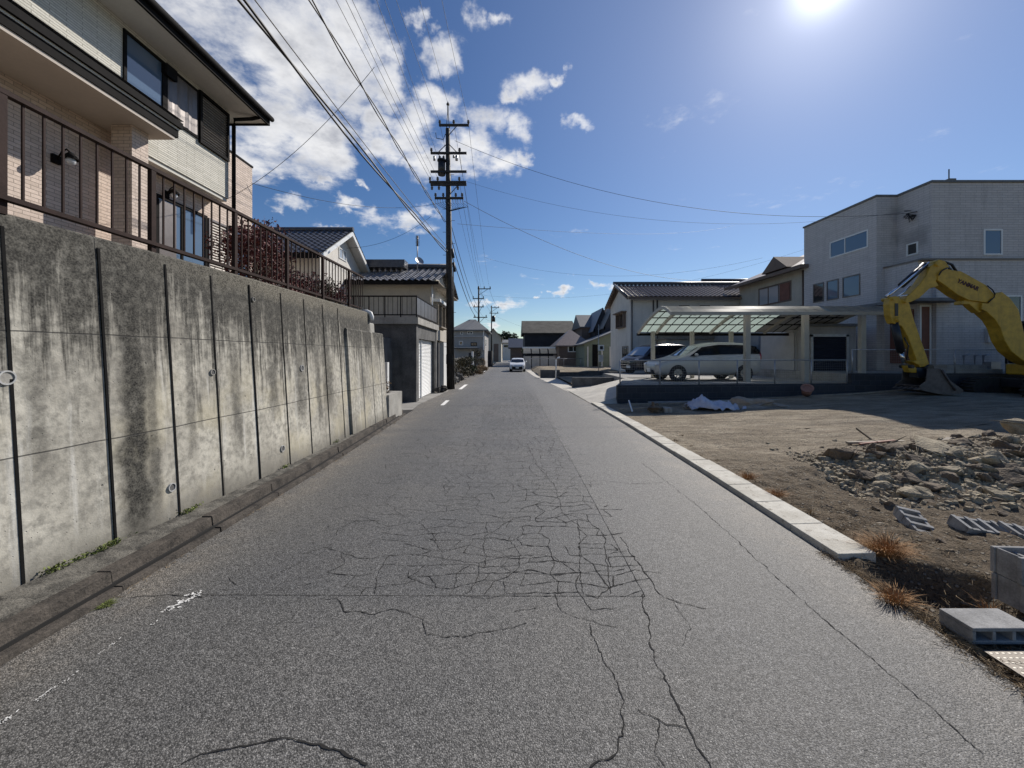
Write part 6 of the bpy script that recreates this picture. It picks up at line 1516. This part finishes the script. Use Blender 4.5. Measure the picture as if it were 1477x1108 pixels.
h1=t.n('ShaderNodeVectorMath',{'operation':'SUBTRACT'}); t.t.links.new(wn,h1.inputs[0]); h1.inputs[1].default_value=(.5,.5,.5)
h2=t.n('ShaderNodeVectorMath',{'operation':'SUBTRACT'}); t.t.links.new(wm,h2.inputs[0]); h2.inputs[1].default_value=(.5,.5,.5)
dw_=t.vadd(t.vadd(d,t.scale(h1.outputs[0],.16,.16,.10)),t.scale(h2.outputs[0],.07,.07,.05))
acc=None
for (px,py,r,fl) in blobs:
    c=pdir(px,py); e=pdir(px+r,py); rad=(e-c).length
    v=t.n('ShaderNodeVectorMath',{'operation':'SUBTRACT'}); t.t.links.new(dw_,v.inputs[0]); v.inputs[1].default_value=c
    v2=t.scale(v.outputs[0],1,1,fl)
    l=t.n('ShaderNodeVectorMath',{'operation':'LENGTH'}); t.t.links.new(v2,l.inputs[0])
    m_=t.mr(l.outputs['Value'],0,rad*1.35,1,0)
    acc=m_ if acc is None else t.math('MAXIMUM',acc,m_)
n3=t.noise(pv,26.,5,.65)
nf=t.math('ADD',t.math('MULTIPLY',nf,.88),t.math('MULTIPLY',n3,.12))
dens=t.math('ADD',t.math('MULTIPLY',acc,1.15),t.math('MULTIPLY',t.math('SUBTRACT',nf,.5),4.2))
alpha=t.mr(dens,.30,1.30,0,.97)
# brighter lit rims, greyer thick middles
shade=t.mr(t.math('ADD',dens,t.math('MULTIPLY',t.math('SUBTRACT',t.noise(pv,5.,5,.6),.5),2.4)),.7,2.1,1,0)
ccol=t.mix(shade,(3.8,4.0,4.6,1),(9.2,9.2,9.3,1))
# real aureole round the sun
dt=t.n('ShaderNodeVectorMath',{'operation':'DOT_PRODUCT'}); t.t.links.new(d,dt.inputs[0]); dt.inputs[1].default_value=sd_
dp_=t.math('MAXIMUM',dt.outputs['Value'],0.)
g1=t.math('MULTIPLY',t.math('POWER',dp_,1200.),9.); g2=t.math('ADD',t.math('MULTIPLY',t.math('POWER',dp_,120.),2.6),t.math('MULTIPLY',t.math('POWER',dp_,7.),1.15))
g=t.math('ADD',g1,g2)
col=t.mix(alpha,sc_,ccol)
gc=t.comb(g,g,t.math('MULTIPLY',g,1.03))
ad=t.vadd(col,gc)
bg=t.n('ShaderNodeBackground',None,Color=ad,Strength=.1); o=t.n('ShaderNodeOutputWorld'); t.t.links.new(bg.outputs[0],o.inputs[0])
S.view_settings.view_transform='Standard'; S.view_settings.look='None'; S.view_settings.exposure=0; S.view_settings.gamma=1
S.render.engine='CYCLES'
S.render.resolution_x=1024; S.render.resolution_y=768
S.cycles.max_bounces=6; S.cycles.transparent_max_bounces=6
